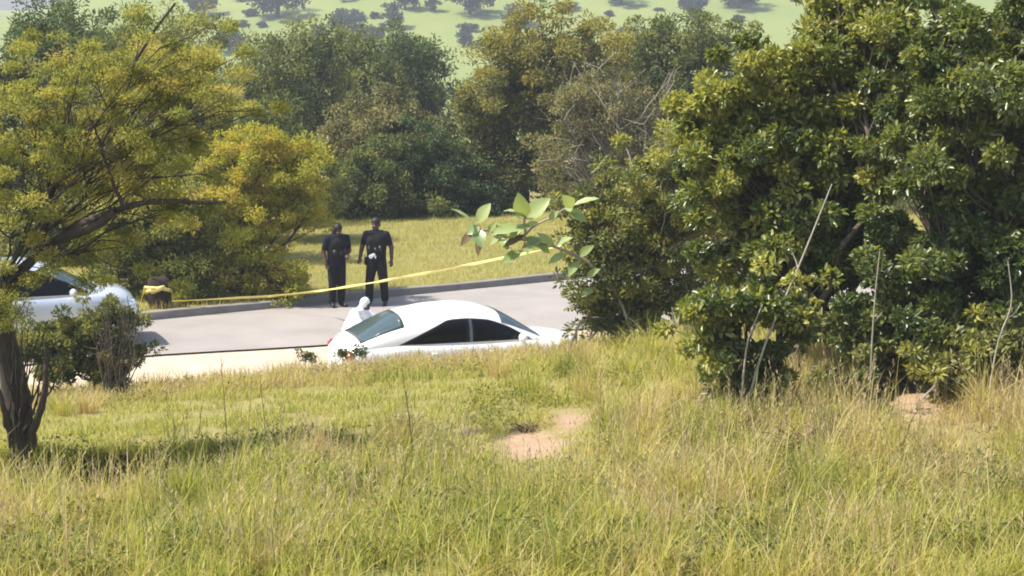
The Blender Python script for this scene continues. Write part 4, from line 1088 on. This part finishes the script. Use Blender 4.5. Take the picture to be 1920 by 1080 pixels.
    if hood:
        hv = [ellipsoid(hp((0, .022, .022)), (.098, .102, .118), rot), ellipsoid(hp((0, .05, -.09)), (.088, .075, .07), rot)]
        join_mesh('hood', hv, hood_mat, body, .011, 3)
        join_mesh('face_mask', [ellipsoid(hp((0, -.085, -.045)), (.05, .035, .042), rot), ellipsoid(hp((0, -.078, .005)), (.062, .026, .022), rot)], M['mask'], body)
    else:
        hv = [ellipsoid(hp((0, .026, .045)), (.092, .10, .098), rot), ellipsoid(hp((0, .06, -.01)), (.074, .056, .075), rot)]
        if hair_len:
            hv += [ellipsoid(hp((0, .065, -.10)), (.10, .06, .13 * hair_len), rot), ellipsoid(hp((.06, .02, -.06)), (.035, .05, .12), rot), ellipsoid(hp((-.06, .02, -.06)), (.035, .05, .12), rot)]
        join_mesh('hair', hv, M['hair'], body, .010, 3)
    return body

def stand(spread=.11, arms=None, lean=0.0, head=(0, -.02, 1.615), legsplit=0.0):
    J = dict(pelvis=(0, 0, .94), waist=(0, -.01 - lean * .3, 1.08), chest=(0, -.01 - lean, 1.29), neck=(0, -.01 - lean * 1.3, 1.485), head=head,
             hipl=(.085, 0, .88), hipr=(-.085, 0, .88), knl=(spread * .95, -.02, .48), knr=(-spread * .95, -.02, .48), anl=(spread, .02 + legsplit, .09), anr=(-spread, .02 - legsplit, .09),
             tol=(spread + .03, -.13 + legsplit, .045), tor=(-spread - .03, -.13 - legsplit, .045),
             shl=(.195, -.01 - lean * 1.1, 1.415), shr=(-.195, -.01 - lean * 1.1, 1.415))
    J.update(arms); return J
p1x = at(632, 575, 39.8)[0]
person('dark-haired person in navy uniform with bowed head, standing nearest the yellow tree', (p1x, 39.8, .02), R(25),
       stand(.10, dict(ell=(.27, -.02, 1.16), wrl=(.17, -.20, 1.10), elr=(-.275, .03, 1.14), wrr=(-.26, -.08, .91), curl=.9), lean=.03, head=(0, -.10, 1.59)),
       M['navy'], M['black_cloth'], M['black'], head_pitch=R(-28) * -1, hair_len=1.0, scale=.965)
p2x = at(707, 570, 40.0)[0]
person('taller person in dark navy short-sleeved uniform with arms hanging away from the body', (p2x, 40.0, .02), R(-10),
       stand(.15, dict(ell=(.30, .02, 1.17), wrl=(.315, -.05, .93), elr=(-.305, .05, 1.18), wrr=(-.315, -.10, .96), curl=.5), legsplit=.05, head=(-.01, -.03, 1.62)),
       M['navy'], M['black_cloth'], M['black'], head_pitch=R(14), head_yaw=R(-25), scale=1.0)
# white cloth hanging from the belt of the taller one
v1 = ellipsoid((p2x - .10, 40.0 - .165, 1.02), (.045, .03, .05)); v2 = ellipsoid((p2x - .05, 40.0 - .165, 1.055), (.04, .03, .035)); v3 = ellipsoid((p2x - .015, 40.0 - .165, 1.01), (.02, .02, .04))
wc = join_mesh('white_pouch', [v1, v2, v3], M['white_cloth'], None, .01, 2)
tag(wc, 'small white bundle at the belt of the taller person', 'bundle')
# crouching figure in white behind the white car
px3, D3 = at(664, 545, 35.1)[0], 35.1
Jc = dict(pelvis=(0, .12, .34), waist=(0, .05, .47), chest=(0, -.10, .66), neck=(0, -.19, .80), head=(0, -.26, .90),
          hipl=(.09, .10, .33), hipr=(-.09, .10, .33), knl=(.17, -.26, .50), knr=(-.17, -.28, .47), anl=(.14, -.06, .10), anr=(-.14, -.02, .10), tol=(.17, -.21, .045), tor=(-.17, -.17, .045),
          shl=(.19, -.13, .74), shr=(-.19, -.13, .74), ell=(.26, -.30, .58), wrl=(.17, -.50, .56), elr=(-.26, -.28, .56), wrr=(-.15, -.48, .52), curl=.9)
person('person in a white hooded protective suit crouching behind the rear of the white car', (px3, D3, 0.0), R(62), Jc, M['white_cloth'], M['white_cloth'], M['white_cloth'],
       sleeves=2, scale=.88, head_pitch=R(20), hood=True, hood_mat=M['white_cloth'])

# ------------------------------------------------------------------ caution tape and the stump it is wound round
sx, sy = at(299, 600, 38.95)[:2]
bm = bmesh.new()
rings = []
for (z, r) in ((-.08, .20), (0, .205), (.12, .225), (.3, .235), (.46, .225), (.56, .20), (.60, .15), (.615, .0)):
    if r == 0: rings.append([bm.verts.new((0, 0, z))]); continue
    rings.append([bm.verts.new((r * math.cos(a) * (1 + .08 * math.sin(3 * a + z * 4)), r * math.sin(a) * (1 + .06 * math.cos(2 * a)), z + .03 * math.sin(a * 2) * (z > .4))) for a in np.linspace(0, 2 * math.pi, 18, endpoint=False)])
for a, b in zip(rings[:-1], rings[1:]):
    for i in range(18):
        if len(b) == 1: bm.faces.new((a[i], a[(i + 1) % 18], b[0]))
        else: bm.faces.new((a[i], a[(i + 1) % 18], b[(i + 1) % 18], b[i]))
stump = bm_obj('tree_stump', bm, M['stump']); stump.location = (sx, sy, .12)
tag(stump, 'short dark stump at the kerb with pale tape wound round it', 'stump')

def ribbon(name, pts, width, mat, twist=0.0, sag=0.0, n=40, thick=.002):
    pts = np.array(pts, float); segs = np.linalg.norm(np.diff(pts, axis=0), axis=1); cum = np.concatenate([[0], np.cumsum(segs)]); cum /= cum[-1]
    tt = np.linspace(0, 1, n); Q = np.stack([np.interp(tt, cum, pts[:, i]) for i in range(3)], 1)
    Q[:, 2] -= sag * 4 * tt * (1 - tt)
    T = np.gradient(Q, axis=0); T /= np.linalg.norm(T, axis=1, keepdims=True)
    up = np.array([0, 0, 1.0]); S_ = np.cross(T, up); S_ /= np.linalg.norm(S_, axis=1, keepdims=True); U = np.cross(S_, T)
    a = twist * np.sin(tt * 37) * .6 + twist * np.sin(tt * 11 + 1)
    D_ = U * np.cos(a)[:, None] + S_ * np.sin(a)[:, None]
    V = np.stack([Q - D_ * width / 2, Q + S_ * .004 * np.sin(tt * 60)[:, None], Q + D_ * width / 2], 1).reshape(-1, 3)
    i = np.arange(n - 1)[:, None] * 3 + np.arange(2)[None, :]; i = i.ravel()
    F = np.stack([i, i + 3, i + 4, i + 1], 1)
    o = np_mesh(name, V, F, mat, smooth=True)
    s = o.modifiers.new('t', 'SOLIDIFY'); s.thickness = thick
    return o
A_ = at(1052, 461, 28.6); Bm = at(590, 543, 38.3); B_ = at(505, 553, 39.0); E_ = at(322, 565, 38.75); G_ = at(262, 573, 38.6)
tp = ribbon('caution_tape', [A_, Bm, B_, E_], .050, M['tape'], .8, .06, 160)
tag(tp, 'yellow caution tape stretched from the thicket past the two standing people', 'tape')
coil = []
for k in range(50):
    a = -math.pi * .9 + 2.6 * math.pi * k / 49
    z = .42 - .16 * max(0, math.sin(a * .5 + .6)) + .02 * k / 49
    coil.append((sx + .265 * math.cos(a), sy + .25 * math.sin(a), .12 + z))
coil += [at(284, 549, 38.6), at(284, 540, 38.65)]
tc_ = ribbon('loose_tape', [G_ + 0, *coil], .075, M['tape'], .25, 0, 90)
tag(tc_, 'pale end of caution tape wound loosely round the dark stump', 'tape')

# ------------------------------------------------------------------ grass
def blades(P, h, lean, az, w, nseg, tint, g):
    n = len(P); t_ = np.linspace(0, 1, nseg + 1)
    dx = np.cos(az) * lean; dy = np.sin(az) * lean
    fa = az + np.pi / 2 + g.normal(0, .7, n); sx_, sy_ = np.cos(fa), np.sin(fa)
    V = []
    for k in range(nseg):
        u = t_[k]; ww = w * (1 - u ** 1.8 * .75) * .5
        c = P + np.stack([dx * h * u ** 2, dy * h * u ** 2, h * (u - .35 * lean * u ** 2)], 1)
        V += [c - np.stack([sx_ * ww, sy_ * ww, 0 * ww], 1), c + np.stack([sx_ * ww, sy_ * ww, 0 * ww], 1)]
    V.append(P + np.stack([dx * h, dy * h, h * (1 - .35 * lean)], 1))
    nv = 2 * nseg + 1
    V = np.stack(V, 1).reshape(-1, 3)
    k = np.arange(n)[:, None] * nv
    tr = []
    for s in range(nseg - 1):
        tr += [k + [2 * s, 2 * s + 1, 2 * s + 3], k + [2 * s, 2 * s + 3, 2 * s + 2]]
    tr.append(k + [2 * nseg - 2, 2 * nseg - 1, 2 * nseg])
    F = np.stack(tr, 1).reshape(-1, 3)
    return V, F, np.repeat(tint, 2 * nseg - 1)

g = np.random.default_rng(77)
def scatter(n, ya, yb, margin=1.2, power=1.0):
    y = ya + (yb - ya) * g.uniform(0, 1, n) ** power
    x = g.uniform(-1, 1, n) * (.2535 * y + margin)
    return x, y

def near_soil(x, y):
    near = np.zeros_like(x)
    for (cx, cy, rx_, ry_) in PATCHES:
        near = np.maximum(near, sstep(1.9, 1.0, np.sqrt(((x - cx) / rx_) ** 2 + ((y - cy + ry_ * .7) / (ry_ * 1.45)) ** 2) + .7 * (vnoise(x, y, .3, 19) - .5)))
    return near
def zone_fields(x, y):
    """height and tint (0 green .. .5 lime yellow .. 1 tan) of the meadow at a place"""
    n1 = vnoise(x, y, 1.3, 31); n2 = vnoise(x, y, .45, 32); n3 = vnoise(x, y, 3.0, 33)
    h = .17 + .20 * n2 + .12 * (n3 - .5)
    t_ = .50 + .64 * (n1 - .5) + .5 * (n2 - .5) + .25 * (n3 - .5)
    # lush strip nearest the camera
    k = sstep(16.2, 14.6, y); h = h * (1 - k) + (.24 + .10 * n2) * k; t_ = t_ * (1 - k) + (.48 + .35 * (n1 - .5) + .2 * (n2 - .5)) * k
    # mown-looking bright shelf above the bank
    k = sstep(1.2, -.8, x + .8 * (n1 - .5)) * sstep(20.3, 20.8, y) * sstep(27.6, 26.2, y); h = h * (1 - k) + (.085 + .05 * n2) * k; t_ = t_ * (1 - k) + (.38 + .12 * (n1 - .5)) * k
    k = sstep(-1, 1.5, x) * sstep(3.0, 1.5, x - .1 * (y - 22)) * sstep(22.5, 24, y) * sstep(28.5, 27.5, y); h = h * (1 - k) + (.16 + .06 * n2) * k; t_ = t_ * (1 - k) + (.50 + .2 * (n1 - .5)) * k
    # dry crest
    k = sstep(26.8, 28.4, y); h = h * (1 - k) + (.17 + .10 * n2) * k; t_ = t_ * (1 - k) + (.82 + .25 * (n1 - .5) - .36 * sstep(.3, 3, x)) * k
    # straw on the bush side
    k = sstep(2.2, 3.4, x + .6 * (n1 - .5)) * sstep(17.0, 19.0, y) * sstep(26.0, 24.0, y); h = h * (1 - k) + (.28 + .22 * n2) * k; t_ = t_ * (1 - k) + (.80 + .3 * (n1 - .5)) * k
    k = sstep(17.6, 18.4, y) * sstep(20.4, 19.8, y) * sstep(-.8, -2, x); t_ = t_ + .22 * k
    k = sstep(18.0, 19.2, y) * sstep(20.75, 20.6, y) * sstep(-1.8, -2.6, x) * sstep(-6.8, -6.2, x); h = h * (1 - k) + .11 * k; t_ = t_ - .25 * k
    near = near_soil(x, y)
    h = h * (1 - .72 * near); t_ = t_ + .2 * near
    return h, t_

def meadow(name, n, ya, yb, nseg, wmul, hmul, margin=2.6, keep=None, sd=.22, lean=(.05, 1.0), power=1.0):
    x, y = scatter(n, ya, yb, margin, power)
    h, tt = zone_fields(x, y)
    ok = g.uniform(0, 1, n) > soil_mask(x, y) * .90
    ok &= g.uniform(0, 1, n) > .97 * verge_mask(x, y)
    if keep is not None: ok &= keep(x, y)
    cl = vnoise(x, y, .20, 41) * .65 + vnoise(x, y, .5, 42) * .35
    ok &= g.uniform(0, 1, n) < .18 + 1.5 * sstep(.25, .8, cl)
    h = h * (.6 + .8 * sstep(.2, .8, cl)); tt = tt + .3 * (vnoise(x, y, .28, 43) - .5)
    x, y, h, tt = x[ok], y[ok], h[ok], tt[ok]; m = len(x)
    P = np.stack([x, y, terrain(x, y) - .015], 1)
    h = h * hmul * g.uniform(.45, 1.25, m); az = g.uniform(0, 2 * np.pi, m)
    V, F, T = blades(P, h, g.uniform(lean[0], lean[1], m), az, wmul * g.uniform(.6, 1.3, m), nseg, np.clip(tt + g.normal(0, sd, m), 0, 1), g)
    o = np_mesh(name, V, F, M['grass'], tint=T)
    tag(o, kind='stuff')
    return o
meadow('meadow_grass', 105000, 12.6, 21, 4, .009, 1.0)
meadow('meadow_grass', 130000, 20.5, 31.8, 3, .010, 1.0)
meadow('long_grass', 12000, 12.8, 20.2, 4, .0085, 1.9, lean=(.05, .7), sd=.28)

# seeding stems: thin stalks with a loose head
def seed_stems(name, n, ya, yb, hm, keep, tint):
    x, y = scatter(n, ya, yb, 1.0); ok = keep(x, y) & (g.uniform(0, 1, n) > near_soil(x, y) * 1.05); x, y = x[ok], y[ok]; m = len(x)
    P = np.stack([x, y, terrain(x, y) - .02], 1); h = hm * g.uniform(.6, 1.3, m); ln_ = g.uniform(.03, .35, m); az = g.uniform(0, 6.28, m)
    V, F, T = blades(P, h, ln_, az, np.full(m, .0048), 4, np.clip(g.normal(tint, .2, m), 0, 1), g)
    tip = P + np.stack([np.cos(az) * ln_ * h, np.sin(az) * ln_ * h, h * (1 - .35 * ln_)], 1)
    q = 7; ti = np.repeat(np.arange(m), q); f = np.tile(np.linspace(0, 1, q), m)
    bp = tip[ti] - np.stack([np.cos(az) * ln_, np.sin(az) * ln_, np.ones(m) * .8], 1)[ti] * (f * .16)[:, None]
    dd = np.stack([g.normal(0, .45, len(ti)), g.normal(0, .45, len(ti)), np.ones(len(ti))], 1)
    V2, F2, k2 = leaf_cards(bp, dd, unit(len(ti), g), .05 * g.uniform(.6, 1.3, len(ti)), .010, fold=.1)
    o = np_mesh(name, np.concatenate([V, V2]), np.concatenate([F, F2 + len(V)]), M['seed'], tint=np.concatenate([T, np.repeat(np.clip(g.normal(tint, .2, len(ti)), 0, 1), k2)]))
    tag(o, kind='stuff')
seed_stems('seeding_grass', 2600, 13, 20.5, .50, lambda x, y: vnoise(x, y, .9, 51) > .45, .6)
seed_stems('seeding_grass', 2600, 17.5, 26, .62, lambda x, y: (x > 2.0 + .5 * vnoise(x, y, .8, 52)), .45)
seed_stems('seeding_grass', 3000, 27, 30.6, .19, lambda x, y: vnoise(x, y, 1.2, 53) > .3, .5)
# ragged vegetation hanging over the bank
def bank_fringe():
    n = 3600; x = g.uniform(-7.5, -2.7, n); y = 20.6 + g.normal(0, .16, n) - .2 * g.uniform(0, 1, n)
    P = np.stack([x, y, terrain(x, y)], 1); h = g.uniform(.08, .30, n)
    V, F, T = blades(P, h, g.uniform(.4, 1.3, n), g.normal(-np.pi / 2, .6, n), np.full(n, .009), 3, np.clip(g.normal(.3, .22, n), 0, 1), g)
    tag(np_mesh('bank_grass', V, F, M['grass'], tint=T), kind='stuff')
bank_fringe()
# short field grass beyond the kerb and a fringe along the kerb
n = 150000
y = 36 + (58 - 36) * g.uniform(0, 1, n); x = g.uniform(-1, 1, n) * (.26 * y + 2.5)
d = y - y_far(x); ok = d > .2; x, y, d = x[ok], y[ok], d[ok]; m = len(x)
nn = vnoise(x, y, 2.2, 61); n2 = vnoise(x, y, .6, 62)
P = np.stack([x, y, terrain(x, y) - .01], 1)
h = (.06 + .09 * n2 + .12 * sstep(.8, .2, d) * n2) * g.uniform(.6, 1.3, m)
V, F, T = blades(P, h, g.uniform(.1, .7, m), g.uniform(0, 6.28, m), .010 * g.uniform(.7, 1.3, m), 2, np.clip(.46 + .3 * (nn - .5) + .25 * (n2 - .5) + g.normal(0, .1, m), 0, 1), g)
tag(np_mesh('field_grass', V, F, M['grass'], tint=T), kind='stuff')

# low broad-leaved weeds and dark tufts mixed into the meadow
def ground_weeds(name, n, ya, yb, L, asp, mat, tint, thr, seed, hmax):
    x, y = scatter(n, ya, yb, 1.0); q = vnoise(x, y, .55, seed) * .6 + vnoise(x, y, 1.8, seed + 1) * .4
    ok = (q > thr) & (g.uniform(0, 1, n) > near_soil(x, y) * 1.0) & ~((x < -.5) & (y > 20.9) & (y < 27)); x, y = x[ok], y[ok]; m = len(x)
    P = np.stack([x, y, terrain(x, y) + hmax * g.uniform(0, 1, m) ** 1.5], 1)
    d = unit(m, g); d[:, 2] = np.abs(d[:, 2]) * .8
    V, F, k = leaf_cards(P, d, unit(m, g) + [0, 0, 1.2], L * g.uniform(.5, 1.3, m), asp, fold=.2, curl=.15)
    tag(np_mesh(name, V, F, mat, tint=np.repeat(np.clip(g.normal(tint, .25, m), 0, 1), k)), kind='stuff')
ground_weeds('low_weeds', 60000, 13, 21, .06, .026, M['acacia_olive'], .35, .56, 71, .22)
ground_weeds('low_weeds', 50000, 13, 21, .05, .02, M['thicket'], .3, .60, 81, .20)
ground_weeds('low_weeds', 40000, 20.5, 29, .06, .028, M['acacia_olive'], .6, .58, 91, .16)
def tufts():
    n = 130; x, y = scatter(n, 13.3, 27, .6); ok = (near_soil(x, y) < .3) & ~((x < -.3) & (y > 20.9) & (y < 26)); x, y = x[ok], y[ok]
    ti = np.repeat(np.arange(len(x)), 110); m = len(ti)
    bx = x[ti] + g.normal(0, .07, m); by = y[ti] + g.normal(0, .07, m); hh = g.uniform(.22, .62, len(x))
    P = np.stack([bx, by, terrain(bx, by) - .02], 1); tn = g.uniform(.05, 1.0, len(x))
    V, F, T = blades(P, hh[ti] * g.uniform(.5, 1.15, m), g.uniform(.05, .8, m), np.arctan2(by - y[ti], bx - x[ti]) + g.normal(0, .6, m), np.full(m, .009), 4, np.clip(tn[ti] + g.normal(0, .15, m), 0, 1), g)
    tag(np_mesh('tufted_grass', V, F, M['grass'], tint=T), kind='stuff')
tufts()
# a few tall dry stalks standing clear of the meadow
for k, (px, py0, py1, D, lab) in enumerate(((428, 880, 668, 19.3, 'tallest dry stalk in the yellow tuft before the bright grass shelf'), (462, 870, 715, 19.4, 'dry stalk just beside the tallest one in the yellow tuft'),
        (500, 850, 715, 20.0, 'thin pale stalk standing alone by the bright grass shelf'), (775, 860, 690, 21.0, 'dark thin stalk before the bare soil, leaning slightly'),
        (365, 900, 755, 19.0, 'branched green stalk at the edge of the shaded bank'), (742, 1000, 850, 17.0, 'dark bent stalk low in the long grass'),
        (1122, 900, 690, 20.5, 'tall stalk next to the bare soil patch, tipped with seeds'), (1215, 1080, 920, 14.8, 'straight stalk at the bottom edge of the meadow'))):
    lean_ = (-14, 10, -12, -22, 14, 22, 4, 3)[k]
    D = ground_at(px, py0)[1]
    stick('dry_stalk', lab, 'stalk', [(px, py0, D), (px + lean_ * .4, (py0 + py1) / 2, D), (px + lean_, py1, D)], .007, .003, M['straw'] if k not in (3, 5) else M['dead'], 'tall dry stalks', forks=((.7, .03, .1), (.85, -.03, .07), (.93, .02, .06)))
